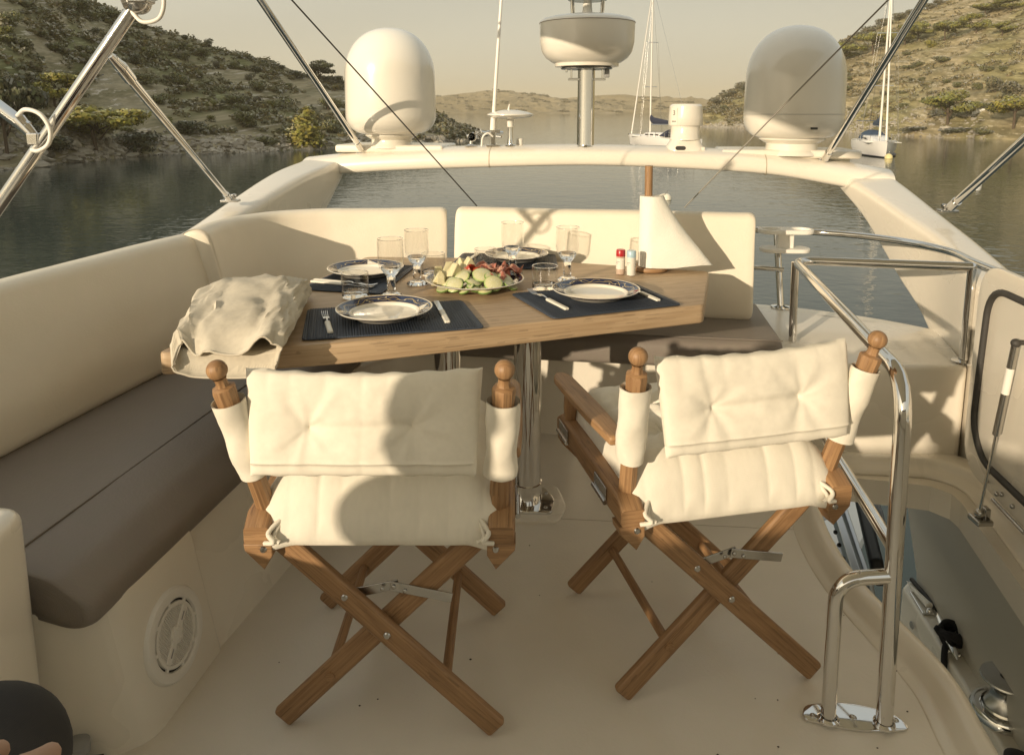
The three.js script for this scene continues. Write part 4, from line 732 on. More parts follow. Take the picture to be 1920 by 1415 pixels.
  const p = sc.attributes.position;   // lay it down, its near edge drooping over the sling
  for (let i = 0; i < p.count; i++) { const x = p.getX(i), v = p.getY(i), z = p.getZ(i); const over = smooth(0.185, 0.268, -v); p.setXYZ(i, x, 0.586 + z - over * 0.078 - 0.022 * smooth(0.18, 0.255, Math.abs(x)), -v + 0.010 * over * (1 - over) * 4 - 0.012 * over); }
  part('seat_cushion', toCreasedNormals(sc, 1.0), M.canvas, c);
  for (const s of [-1, 1]) part('tie', [cord([V(s * 0.215, 0.545, 0.235), V(s * 0.235, 0.527, 0.265), V(s * 0.222, 0.512, 0.272), V(s * 0.245, 0.503, 0.262)], 0.0055, 24, 6), cord([V(s * 0.215, 0.54, 0.235), V(s * 0.225, 0.515, 0.262), V(s * 0.21, 0.508, 0.268)], 0.005, 20, 6)], M.canvas, c);
  return c;
}
directorChair("folding teak chair with cream cushions, the left one, a round-edged shadow on its back", [-0.285, 0, -1.735], 0.0, { leanL: -0.045, leanR: 0.006, seed: 2 });
directorChair("folding teak chair with cream cushions, turned, between the table and the stair rail", [0.472, 0, -1.853], 0.21, { leanL: 0.0, leanR: 0.05, seed: 6, tilt: -0.01, cw: 0.48, roll: 0.02 });
// ================================================================ TABLE AND WHAT LIES ON IT
const TY = 0.742;
{
  const t = thing('dining_table', 'pale teak dining table with a slanting front edge on two chrome posts', 'table');
  const outline = roundPoly([[-1.01, -2.035, 0.03], [-0.55, -2.105, 0.6], [0.68, -2.565, 0.02], [0.842, -3.12, 0.03], [-0.02, -3.40, 0.2], [-0.685, -3.44, 0.04], [-0.83, -2.80, 0.2]], 0.03, 6);
  const top = slab(outline, TY - 0.003, 0.068, 0.008, 3);
  // grain runs along the front edge
  { const u = top.attributes.uv, p = top.attributes.position, n = top.attributes.normal, a = Math.atan2(0.46, 1.36), ca = Math.cos(a), sa = Math.sin(a); for (let i = 0; i < p.count; i++) { const x = p.getX(i), z = p.getZ(i), l = x * ca - z * sa, w = x * sa + z * ca; Math.abs(n.getY(i)) > 0.7 ? u.setXY(i, l, w) : u.setXY(i, l, p.getY(i) + (Math.abs(n.getX(i)) > 0.8 ? w : 0)); } }
  part('tabletop', top, M.tableWood, t);
  for (const [x, z] of [[0.055, -2.53], [-0.235, -2.60]]) {
    part('post', [lathe([[0.054, 0.012], [0.054, 0.09], [0.049, 0.092], [0.048, 0.674]], 40, x, 0, z)], M.chrome, t);
  }
  part('base_plate', [slab(roundPoly([[-0.32, -2.645], [-0.34, -2.53], [-0.27, -2.46], [0.14, -2.435], [0.155, -2.53], [0.12, -2.62]], 0.02), 0.022, 0.012, 0.003)], M.chrome, t);
  for (const [x, z] of [[0.125, -2.57], [0.12, -2.47], [-0.02, -2.47]]) part('screw', [lathe([[0, 0.026], [0.006, 0.025], [0.008, 0.022]], 12, x, 0, z)], M.steel, t);
}
struct('deck_plinth', slab(roundPoly([[-0.36, -2.68], [-0.38, -2.50], [-0.28, -2.42], [0.16, -2.39], [0.20, -2.50], [0.17, -2.66]], 0.05), 0.0115, 0.014, 0.005), M.gel, 'low moulded plinth under the table posts');

// ---- place mats
const matMap = colorTex(256, 256, (u, v) => { const a = Math.sin(u * 16 * PI), b = Math.sin(v * 16 * PI); const k = 0.75 + 0.5 * (a * b > 0 ? 1 : 0.25) + 0.15 * tfbm(u, v, 32, 32, 4, 2); return [0.036 * k, 0.049 * k, 0.074 * k]; }, 0.05, 0.05);
const matMat = phys([1, 1, 1], 0.55, { map: matMap, bumpMap: greyTex(256, 256, (u, v) => { const a = Math.abs(Math.sin(u * 8 * PI)), b = Math.abs(Math.sin(v * 8 * PI)); return 0.15 + 0.8 * Math.max(Math.pow(a, 0.6) * (0.65 + 0.35 * b), 0); }, 0.05, 0.05), bumpScale: 0.0014 });
function mat(label, c4) {   // corners near-left, near-right, far-right, far-left [x, z]
  const c = [0, 1].map((k) => c4.reduce((s, q) => s + q[k], 0) / 4), a = Math.atan2(-(c4[1][1] - c4[0][1]), c4[1][0] - c4[0][0]);
  const ca = Math.cos(-a), sa = Math.sin(-a), loc = c4.map(([x, z]) => { const dx = x - c[0], dz = z - c[1]; return [dx * ca + dz * sa, -dx * sa + dz * ca, 0.022]; });
  // rolled ribs give the mat its corded edge
  const g = slab(roundPoly(loc, 0.02, 4), 0.0045, 0.0042, 0.0015, 2), u = g.attributes.uv, p = g.attributes.position; for (let i = 0; i < p.count; i++) u.setXY(i, p.getX(i), p.getZ(i));
  const xs = loc.map((q) => q[0]), w = Math.min(xs[1], xs[2]), e = Math.max(xs[0], xs[3]), z0 = Math.min(loc[2][1], loc[3][1]), z1 = Math.max(loc[0][1], loc[1][1]), ribs = [];
  for (let x = e + 0.012; x < w - 0.01; x += 0.0085) ribs.push(new THREE.CylinderGeometry(0.0024, 0.0024, (z1 - z0) * 0.985, 6, 1).rotateX(PI / 2).translate(x, 0.0043, (z0 + z1) / 2 + (loc[1][1] - loc[0][1]) * (x / (w - e)) * 0.5));
  const m = thing('place_mat', label, 'place mat', [c[0], TY, c[1]], a, 'four navy place mats');
  part('sheet', g, matMat, m);
  const rb = part('ribs', ribs, matMat, m); rb.userData.kind = 'stuff';
  return m;
}
mat('navy woven place mat at the near left place, half in shade', [[-0.625, -2.135], [-0.085, -2.262], [-0.178, -2.60], [-0.70, -2.478]]);
mat('navy woven place mat at the far left place, with white knife handles on it', [[-0.815, -2.775], [-0.485, -2.70], [-0.42, -3.20], [-0.725, -3.13]]);
mat('navy woven place mat at the far place beside the backrest', [[-0.275, -3.165], [0.20, -3.135], [0.205, -3.46], [-0.235, -3.49]]);
mat('navy woven place mat at the near right place, in sun', [[0.135, -2.365], [0.598, -2.545], [0.485, -2.862], [-0.005, -2.70]]);

// ---- plates
function plateTex(gold) {
  const c = document.createElement('canvas'); c.width = c.height = 1024; const x = c.getContext('2d'), r = rng(gold);
  x.fillStyle = '#ece6d8'; x.fillRect(0, 0, 1024, 1024);
  x.fillStyle = '#232d4c'; x.beginPath(); x.arc(512, 512, 484, 0, 7); x.arc(512, 512, 362, 0, 7, true); x.fill('evenodd');
  x.strokeStyle = '#b79a5c'; x.lineWidth = 5; for (const q of [486, 366]) { x.beginPath(); x.arc(512, 512, q, 0, 7); x.stroke(); }
  x.strokeStyle = '#c3a86a'; x.lineWidth = 6;
  for (let k = 0; k < 3; k++) { x.beginPath(); for (let i = 0; i <= 360; i++) { const a = i / 360 * 2 * PI, q = 424 + 28 * Math.sin(a * (7 + k * 3) + k * 2) + 16 * Math.sin(a * 13 + k); if (Math.sin(a * 3 + k * 2.1) < -0.35) { x.stroke(); x.beginPath(); continue; } x.lineTo(512 + q * Math.cos(a), 512 + q * Math.sin(a)); } x.stroke(); }
  x.fillStyle = '#d8cba8'; for (let k = 0; k < 14; k++) { const a = rr(0, 6.28, r), q = rr(388, 462, r), sx = 512 + q * Math.cos(a), sy = 512 + q * Math.sin(a); x.beginPath(); for (let i = 0; i < 10; i++) { const b = i / 10 * 2 * PI, s = i % 2 ? 6 : 17; x.lineTo(sx + s * Math.cos(b), sy + s * Math.sin(b)); } x.fill(); }
  const t = new THREE.CanvasTexture(c); t.colorSpace = THREE.SRGBColorSpace; t.magFilter = THREE.LinearFilter; return t;
}
const china = new THREE.MeshPhysicalMaterial({ map: plateTex(3), roughness: 0.09, clearcoat: 0.5, clearcoatRoughness: 0.04 });
function plate(label, x, z, r, y = TY + 0.0065, turn = 0) {
  const p = thing('plate', label, 'plate', [x, y, z], turn, 'navy rimmed plates');
  const g = lathe([[0, 0.008], [r * 0.60, 0.008], [r * 0.66, 0.0095], [r * 0.70, 0.017], [r * 0.95, 0.030], [r * 0.985, 0.0325], [r, 0.0315], [r * 0.985, 0.028], [r * 0.70, 0.010], [r * 0.64, 0.001], [r * 0.58, 0], [r * 0.55, 0.003], [0, 0.003]], 96);
  const u = g.attributes.uv, q = g.attributes.position; for (let i = 0; i < q.count; i++) u.setXY(i, 0.5 + q.getX(i) / (2.04 * r), 0.5 - q.getZ(i) / (2.04 * r));
  part('dish', g, china, p); return p;
}
plate('plate with navy and gold rim on the near left mat', -0.42, -2.385, 0.158, undefined, 0.4);
plate('plate with navy rim on the far left mat, behind the tumbler', -0.605, -3.02, 0.156, undefined, 1.7);
plate('plate with navy rim on the far mat in front of the backrest', 0.02, -3.325, 0.145, undefined, 2.6);
plate('plate with navy and gold rim on the near right mat', 0.305, -2.65, 0.160, undefined, 3.9);
plate('large serving plate with food in the middle of the table', -0.145, -2.835, 0.192, TY + 0.002, 5.0);

// ---- glasses
// thin blown walls are panes, the stem, the foot and the thick bottom are solid glass
const wall = (pts) => lathe(pts, 64);
const wineParts = [['bowl', wall([[0.0335, 0.1005], [0.041, 0.109], [0.0465, 0.127], [0.0475, 0.142], [0.0475, 0.2165]]), M.pane], ['bowl_inside', wall([[0.0455, 0.2160], [0.0455, 0.142], [0.0440, 0.128], [0.037, 0.1175]]), M.pane],
  ['stem', wall([[0, 0.001], [0.040, 0.001], [0.042, 0.004], [0.038, 0.010], [0.020, 0.017], [0.0155, 0.026], [0.0150, 0.06], [0.0165, 0.078], [0.026, 0.091], [0.0330, 0.1000], [0.0362, 0.112], [0.033, 0.115], [0.015, 0.111], [0, 0.110]]), M.glass], ['rim', wall([[0.0455, 0.2160], [0.0458, 0.2175], [0.0472, 0.2177], [0.0475, 0.2165], [0.0472, 0.2155], [0.0458, 0.2153]]), M.glass]];
const tumParts = [['wall', wall([[0.0490, 0.0125], [0.0495, 0.0925]]), M.pane], ['wall_inside', wall([[0.0475, 0.0925], [0.0468, 0.026]]), M.pane], ['bottom', wall([[0, 0.004], [0.03, 0.002], [0.044, 0.001], [0.0482, 0.004], [0.0488, 0.012], [0.0484, 0.018], [0.046, 0.025], [0.040, 0.019], [0.02, 0.0165], [0, 0.016]]), M.glass], ['rim', wall([[0.0475, 0.0922], [0.0479, 0.0938], [0.0491, 0.0938], [0.0495, 0.0925], [0.0491, 0.0914], [0.0479, 0.0913]]), M.glass]];
const glassThings = (parts, kind, list, group) => { let first; for (const [x, z, label] of list) { if (!first) { first = thing(kind, label, 'glass', [x, TY, z], 0, group); for (const [n, g, m] of parts) part(n, g, m, first); } else copyOf(first, kind, label).position.set(x, TY, z); } };
glassThings(wineParts, 'stem_glass', [[-0.442, -2.665, 'stemmed glass just behind the near left plate'], [-0.372, -2.86, 'stemmed glass at the left edge of the serving plate'], [0.002, -3.06, 'stemmed glass right behind the serving plate, in front of the far plate'], [0.222, -2.93, 'stemmed glass behind the near right plate']], 'stemmed glasses');
glassThings(tumParts, 'tumbler', [[-0.572, -2.655, 'low tumbler left of the stemmed glass, behind the near left plate'], [-0.325, -3.02, 'low tumbler half hidden behind the stemmed glass at the serving plate'], [-0.112, -3.125, 'low tumbler behind the food on the serving plate'], [0.125, -2.775, 'low tumbler between the serving plate and the near right plate']], 'tumblers');

// ---- cutlery
const handleMat = std([0.78, 0.74, 0.64], 0.3);
function knifeAt(label, a, b, y = TY + 0.012) {
  const k = thing('knife', label, 'knife', [0, 0, 0], 0, 'table knives'), A = V(a[0], y, a[1]), B = V(b[0], y - 0.004, b[1]), m = B.clone().lerp(A, 0.52);
  part('handle', [bar(m, B, 0.010, 0.019, V(-(b[1] - a[1]), 0, b[0] - a[0]), 0.0045, 3)], handleMat, k);
  part('blade', [bar(m, A, 0.0022, 0.018, V(-(b[1] - a[1]), 0, b[0] - a[0]), 0.001)], M.chrome, k);
}
function forkAt(label, a, b, y = TY + 0.012) {
  const k = thing('fork', label, 'fork', [0, 0, 0], 0, 'table forks'), A = V(a[0], y, a[1]), B = V(b[0], y - 0.004, b[1]), d = B.clone().sub(A), L = d.length(); d.normalize(); const s = V(-d.z, 0, d.x);
  part('handle', [bar(A.clone().addScaledVector(d, L * 0.5), B, 0.010, 0.018, s, 0.0045, 3)], handleMat, k);
  const at = (t, q, up = 0) => A.clone().addScaledVector(d, L * t).addScaledVector(s, q).add(V(0, up, 0));
  part('neck', [cord([at(0.52, 0, 0), at(0.44, 0, 0.004), at(0.36, 0, 0.003)], 0.0035, 16, 8), bar(at(0.27, 0, 0.002), at(0.37, 0, 0.003), 0.0025, 0.021, s, 0.001)], M.chrome, k);
  for (const q of [-0.0087, -0.0029, 0.0029, 0.0087]) part('tine', [cord([at(0.29, q, 0.002), at(0.15, q, -0.003), at(0.0, q * 1.05, 0.004)], 0.0015, 14, 6)], M.chrome, k);
}
knifeAt('knife with white handle at the right of the near left plate', [-0.268, -2.56], [-0.205, -2.305]);
knifeAt('knife with white handle at the right of the near right plate', [0.435, -2.79], [0.522, -2.58]);
knifeAt('knife with white handle lying across the front of the far left mat', [-0.53, -2.775], [-0.795, -2.885]);
knifeAt('knife with pale handle left of the far plate, beside a tumbler', [-0.215, -3.215], [-0.16, -3.44]);
forkAt('fork with white handle at the left of the near left plate', [-0.625, -2.41], [-0.553, -2.195]);
forkAt('fork with white handle at the left of the near right plate', [0.065, -2.72], [0.188, -2.462]);
forkAt('fork lying behind the knife on the far left mat', [-0.52, -2.80], [-0.79, -2.912]);

// ---- food
{
  const flesh = colorTex(256, 256, (u, v) => { const x = u - 0.5, y = v - 0.5, r = Math.hypot(x, y) * 2, a = Math.atan2(y, x), seeds = Math.exp(-Math.pow((r - 0.42) / 0.16, 2)) * Math.max(0, Math.sin(a * 9 + 3 * tfbm(u, v, 5, 5, 2, 2))); const k = 1 + 0.12 * tfbm(u, v, 24, 24, 6, 3); return [mix(0.64, 0.72, seeds * 0.6) * k * (r > 0.86 ? 0.66 : 1), mix(0.62, 0.67, seeds) * k * (r > 0.86 ? 0.84 : 1), mix(0.36, 0.50, seeds) * k * (r > 0.86 ? 0.55 : 1)]; }, 1, 1);
  const fm = phys([1, 1, 1], 0.3, { map: flesh, clearcoat: 0.3, clearcoatRoughness: 0.2 }), skin = std([0.09, 0.16, 0.03], 0.4);
  const C = [-0.145, -2.835], r = rng(21);
  // [x, z, y, tip about x, tip about z, size]
  const cu = [[-0.07, 0.115, 0.030, 0.62, 0.2, 1.0], [0.005, 0.125, 0.022, 0.25, -0.3, 0.9], [0.075, 0.105, 0.034, 0.75, -0.15, 1.05], [0.03, 0.055, 0.055, 0.55, -0.1, 1.12], [-0.025, 0.12, 0.018, 0.12, 0.5, 0.95], [0.045, 0.135, 0.015, 0.15, 0.1, 0.9], [0.105, 0.075, 0.03, 0.5, -0.6, 0.95], [0.12, 0.04, 0.033, 0.55, -0.5, 1.0], [0.09, 0.02, 0.040, 0.3, -0.2, 0.9], [-0.045, 0.075, 0.050, 0.42, 0.35, 0.95], [-0.04, 0.035, 0.056, 0.3, 0.2, 0.9], [-0.09, 0.09, 0.032, 0.4, 0.45, 0.9], [0.0, 0.09, 0.038, 0.35, -0.3, 0.95], [0.07, 0.06, 0.045, 0.5, -0.4, 0.95], [-0.11, 0.11, 0.016, 0.2, 0.2, 0.85], [0.14, 0.08, 0.02, 0.35, -0.5, 0.85]];
  cu.forEach(([x, z, y, rx, rz, s]) => {
    const g = thing('cucumber_slice', 'round pale green cucumber slice on the front of the serving plate', 'cucumber slice', [C[0] + x, TY + y, C[1] + z], 0, 'cucumber slices on the serving plate'); g.rotation.set(rx, r() * 0.4, rz);
    const q = lathe([[0, 0.0045], [0.0315 * s, 0.0045], [0.0335 * s, 0.003], [0.0335 * s, -0.003], [0.0315 * s, -0.0045], [0, -0.0045]], 36), u = q.attributes.uv, p = q.attributes.position; for (let i = 0; i < p.count; i++) u.setXY(i, 0.5 + p.getX(i) / (0.069 * s), 0.5 + p.getZ(i) / (0.069 * s));
    part('flesh', q, fm, g);
    part('peel', [lathe([[0.0336 * s, 0.0028], [0.0345 * s, 0.0018], [0.0345 * s, -0.0018], [0.0336 * s, -0.0028]], 36)], skin, g);
  });
  const mel = phys([0.66, 0.60, 0.37], 0.35, { transmission: 0.0, clearcoat: 0.25, clearcoatRoughness: 0.25 }), rind = std([0.46, 0.50, 0.24], 0.5);
  for (const [x, z, y, ry, s] of [[-0.135, 0.03, 0.032, 0.3, 1.0], [-0.105, -0.01, 0.055, 1.2, 1.05], [-0.14, -0.03, 0.04, 2.0, 0.95], [-0.075, 0.02, 0.062, 0.8, 0.95], [-0.055, -0.035, 0.066, 2.6, 1.1], [-0.125, 0.065, 0.028, 1.7, 1.0], [-0.02, -0.03, 0.075, 3.6, 1.0], [-0.1, -0.06, 0.05, 4.4, 1.0]]) {
    const g = thing('melon_wedge', 'pale yellow green melon wedge heaped on the left of the serving plate', 'melon wedge', [C[0] + x, TY + y, C[1] + z], ry, 'melon wedges on the serving plate'); g.rotation.x = rr(-0.5, 0.5, r); g.rotation.z = rr(-0.5, 0.5, r);
    const sh = new THREE.Shape(roundPoly([[-0.03, -0.02], [0.034, -0.018], [0.004, 0.034]].map(([a, b]) => [a * s, b * s]), 0.008, 3).map(([a, b]) => new THREE.Vector2(a, b)));
    part('flesh', [prep(new THREE.ExtrudeGeometry(sh, { depth: 0.022 * s, bevelEnabled: true, bevelSize: 0.004, bevelThickness: 0.004, bevelSegments: 3 })).translate(0, 0, -0.011)], mel, g);
    part('rind', [box(0.05 * s, 0.005, 0.026 * s, 0, -0.022 * s, 0, 0.002)], rind, g);
  }
  const ham = colorTex(256, 256, (u, v) => { const f = smooth(0.1, 0.45, tfbm(u, v, 3, 9, 12, 4)); return [mix(0.42, 0.66, f), mix(0.15, 0.40, f), mix(0.105, 0.30, f)]; }, 0.14, 0.14);
  const hm = phys([1, 1, 1], 0.35, { map: ham, clearcoat: 0.2, clearcoatRoughness: 0.3 });
  [[0.03, -0.02, 0.052, 0.2], [0.07, -0.045, 0.056, 0.9], [0.01, -0.06, 0.06, -0.4], [0.10, -0.015, 0.042, 1.4], [0.055, -0.08, 0.052, 2.2], [0.115, -0.055, 0.046, 0.5]].forEach(([x, z, y, a], i) => {
    const rings = []; for (let k = 0; k <= 18; k++) { const t = k / 18, ring = []; for (let q = 0; q <= 10; q++) { const w = q / 10 - 0.5; ring.push(V((t - 0.5) * 0.15, 0.011 * Math.sin(t * 13 + i + w * 5) + 0.010 * Math.sin(w * 9 + i * 2) + 0.004, w * 0.068 * (0.7 + 0.4 * Math.sin(t * PI)))); } const m = ring.length; for (let q = m - 1; q >= 0; q--) ring.push(ring[q].clone().add(V(0, -0.0025, 0))); rings.push(ring); }
    solo('ham_slice', [boxUV(loft(rings, { crease: 1.2 }), 'x')], hm, 'folded pink slice of cured ham at the back of the serving plate', 'ham slice', [C[0] + x, TY + y, C[1] + z], a, 'ham slices on the serving plate');
  });
  for (const [x, z, y, a, l] of [[-0.015, 0.0, 0.066, 0.4, 'red tomato wedge in the middle of the serving plate'], [0.012, 0.018, 0.058, 1.8, 'smaller red tomato piece in front of the other, above the cucumber']]) {
    const g = thing('tomato_wedge', l, 'tomato wedge', [C[0] + x, TY + y, C[1] + z], a);
    part('flesh', [prep(new THREE.SphereGeometry(0.021, 20, 14, 0, 1.3)).rotateZ(0.5), prep(new THREE.CircleGeometry(0.021, 20)).rotateZ(0.5), prep(new THREE.CircleGeometry(0.021, 20)).rotateZ(0.5).rotateY(1.3)], phys([0.40, 0.05, 0.022], 0.3, { clearcoat: 0.4, side: THREE.DoubleSide }), g);
  }
}
// ---- shakers
for (const [x, z, cap, body, l] of [[0.453, -3.052, [0.42, 0.02, 0.025], [0.55, 0.42, 0.33], 'small spice shaker with a red lid beside the paper roll'], [0.494, -3.03, [0.42, 0.58, 0.66], [0.76, 0.74, 0.68], 'small salt shaker with a pale blue lid beside the paper roll']]) {
  const s = thing('spice_shaker', l, 'shaker', [x, TY, z]);
  part('jar', [lathe([[0, 0], [0.017, 0], [0.0185, 0.003], [0.0185, 0.078], [0.016, 0.080]], 28)], phys(body, 0.2, { clearcoat: 0.4 }), s);
  part('lid', [lathe([[0.0192, 0.076], [0.0195, 0.079], [0.0192, 0.101], [0.017, 0.104], [0, 0.104]], 32)], phys(cap, 0.3, { clearcoat: 0.3 }), s);
  const c = document.createElement('canvas'); c.width = 256; c.height = 128; const q = c.getContext('2d'); q.fillStyle = '#dcd8cc'; q.fillRect(0, 0, 256, 128); q.fillStyle = '#77736a'; for (let i = 0; i < 16; i++) q.fillRect(92 + i * 5, 34, 1 + (i * 7) % 4, 62); for (let k = 0; k < 4; k++) q.fillRect(20, 34 + k * 17, 48 - (k * 13) % 20, 5); q.fillRect(186, 40, 44, 5); q.fillRect(186, 58, 30, 5);
  const t = new THREE.CanvasTexture(c); t.colorSpace = THREE.SRGBColorSpace; t.magFilter = THREE.LinearFilter;
  part('label_band', [prep(new THREE.CylinderGeometry(0.0188, 0.0188, 0.046, 28, 1, true)).rotateY(PI * 0.1).translate(0, 0.046, 0)], new THREE.MeshStandardMaterial({ map: t, roughness: 0.5 }), s);
}
{ // kitchen paper on its wooden stand, the loose end flaring out
  const k = thing('kitchen_roll', 'white kitchen paper roll on a wooden stand, its loose end flaring over the table end', 'kitchen roll', [0.592, TY, -3.14]);
  part('stand_base', [boxUV(prep(lathe([[0, 0], [0.075, 0], [0.078, 0.006], [0.074, 0.016], [0, 0.017]], 40)), 'x')], M.teak, k);
  part('dowel', [rod(V(-0.01, 0.015, -0.0), V(-0.016, 0.445, 0.0), 0.0165, 0.0165, 20)], M.teak, k);
  const paper = phys([1, 1, 1], 0.95, { map: clothTint([0.84, 0.82, 0.74], 35, 0.03), bumpMap: greyTex(256, 256, (u, v) => 0.5 + 0.25 * Math.sin(u * 12 * PI) * Math.sin(v * 12 * PI) + 0.4 * tfbm(u, v, 6, 6, 3, 3), 0.08, 0.08), bumpScale: 0.0012 });
  const roll = []; for (let i = 0; i <= 20; i++) { const t = i / 20, y = mix(0.018, 0.318, t), sk = Math.pow(1 - t, 1.15); roll.push(Array.from({ length: 48 }, (_, q) => { const a = -q / 48 * 2 * PI, c = Math.cos(a), s = Math.sin(a), right = Math.max(0, c), w = 1 + 0.035 * fbm(c * 2, t * 4, s * 2, 3) * (0.3 + sk * 2) + 0.02 * sk * Math.sin(a * 5 + t * 5) * right + (q > 40 ? 0.045 * Math.min(1, (q - 40) / 2) * (0.4 + sk) : 0); return V((0.050 * c + right * 0.200 * sk) * w, y - 0.010 * sk * right * Math.sin(c * 5 + 1), (0.047 * s * (1 + 0.35 * sk) * w + 0.016 * sk * right * Math.sin(t * 6))); })); }
  part('paper', loft(roll, { caps: true, crease: 0.9 }), paper, k);
  part('loose_edge', [cord([V(0.03, 0.321, 0.02), V(0.052, 0.327, 0.012), V(0.045, 0.32, -0.02)], 0.004, 20, 6)], paper, k);
}
{ // linen bag lying over the near left corner of the table, its mouth towards the camera
  const m = M.linen.clone(); m.side = THREE.DoubleSide;
  const st = [ // z, centre x, half width, bottom y, top y
    [-2.03, -0.800, 0.158, 0.7445, 0.800], [-2.08, -0.803, 0.162, 0.7445, 0.820], [-2.16, -0.815, 0.168, 0.7445, 0.838], [-2.28, -0.840, 0.172, 0.7445, 0.858], [-2.42, -0.852, 0.166, 0.7445, 0.868], [-2.54, -0.855, 0.152, 0.7445, 0.850], [-2.62, -0.850, 0.130, 0.7445, 0.812], [-2.66, -0.845, 0.09, 0.746, 0.780]];
  const S = [[-1.985, -0.792, 0.146, 0.688, 0.778], [-2.000, -0.794, 0.150, 0.692, 0.784], [-2.012, -0.796, 0.153, 0.712, 0.790], [-2.022, -0.798, 0.155, 0.736, 0.796], ...smoothStations(st, 46)], N = 96, K = S.length - 1;
  const fold = (c, z, o) => { const q = n3(c * 2.3 + z * 2.6 + o, z * 6.5 - c * 2.4, 1.7 + o), r = 1 - Math.abs(q) * 3.4; return Math.max(0, r) * Math.max(0, r); };
  const ring = (q, k, inset) => { const [z, cx, hw, y0, y1] = q; return Array.from({ length: N }, (_, i) => { const a = -i / N * 2 * PI, c = Math.cos(a), s = Math.sin(a), p = 0.60, t = k / K; const ex = Math.sign(c) * Math.pow(Math.abs(c), p), ey = Math.sign(s) * Math.pow(Math.abs(s), 0.80); const sag = (s > 0 ? 1 : 0) * 0.026 * Math.exp(-t * 5) * (Math.cos(c * 3.2 + 0.7) + 0.3 * Math.sin(c * 9));
    const up = s > -0.3 ? 1 : 0, wr = 0.010 * fbm(c * 2.2 + 3, z * 5 + s, s * 2.2, 4) * 2 + up * smooth(0.04, 0.3, t) * (0.0075 * fold(c * 0.8, z * 0.8, 0) + 0.004 * fold(c * 1.3, z * 1.1, 5.2) - 0.004);
    const f = 1 - inset / hw, front = Math.exp(-t * 12); return V(cx + ex * hw * f + wr * c * 1.1 + 0.012 * n3(s * 2, z * 9, 4), mix(y0, y1, (ey * (1 - inset / 0.09) + 1) / 2) + wr * Math.max(0, s) * 1.2 - sag * 1.2, z + front * (s > 0 ? 0.022 * Math.sin(c * 2.4 + 0.8) - 0.012 : 0.012)); }); };
  const outer = S.map((q, k) => ring(q, k, 0)), inner = S.slice(0, 30).map((q, k) => ring(q, k, 0.005)).reverse();
  const g = loft([...inner, ...outer], { caps: true, crease: 1.1 });
  const b = thing('linen_bag', 'crumpled pale linen bag lying open on the left corner of the table', 'bag');
  part('cloth', boxUV(g, 'z'), m, b);
  part('hem', [cord(outer[0].map((p) => p.clone()).concat([outer[0][0].clone()]), 0.0032, 140, 6)], M.linen, b);
  part('mark', [box(0.009, 0.010, 0.002, -0.690, 0.703, -1.974, 0.0008), box(0.010, 0.004, 0.002, -0.675, 0.706, -1.974, 0.0008), box(0.004, 0.009, 0.002, -0.662, 0.708, -1.974, 0.0008)], M.black, b);
}
// ================================================================ SEA, HILLS, TREES, BOATS
const SEA = -3.1;
{
  const H = (u, v, s) => tfbm(u, v, 7, 9, s, 5);
  const ripple = greyTex(1024, 1024, (u, v) => { const w = 0.30 * tfbm(u, v, 5, 9, 3, 2) + 0.55 * tfbm(u, v, 14, 26, 13, 3) + 0.28 * tfbm(u, v, 40, 60, 23, 2); return 0.5 + 0.55 * w; }, 11, 11);
  const N = 512, hd = new Float32Array(N * N); for (let j = 0; j < N; j++) for (let i = 0; i < N; i++) hd[j * N + i] = H(i / N, j / N, 5);
  const nd = new Uint8Array(N * N * 4); for (let j = 0; j < N; j++) for (let i = 0; i < N; i++) { const a = hd[j * N + (i + 1) % N] - hd[j * N + (i + N - 1) % N], b = hd[((j + 1) % N) * N + i] - hd[((j + N - 1) % N) * N + i]; const n = V(-a * 1.1, -b * 1.1, 1).normalize(), k = (j * N + i) * 4; nd[k] = (n.x * 0.5 + 0.5) * 255; nd[k + 1] = (n.y * 0.5 + 0.5) * 255; nd[k + 2] = (n.z * 0.5 + 0.5) * 255; nd[k + 3] = 255; }
  const nt = finish(new THREE.DataTexture(nd, N, N), 47, 47);
  const g = new THREE.CircleGeometry(2600, 96).rotateX(-PI / 2), p = g.attributes.position, u = g.attributes.uv; for (let i = 0; i < p.count; i++) u.setXY(i, p.getX(i) + 0.35 * p.getZ(i), p.getZ(i) - 0.2 * p.getX(i));
  const w = struct('sea_water', g, phys([0.040, 0.054, 0.050], 0.05, { ior: 1.33, normalMap: nt, normalScale: new THREE.Vector2(0.035, 0.035), bumpMap: ripple, bumpScale: 0.020 }), 'calm sea water of the bay'); w.position.y = SEA;
}
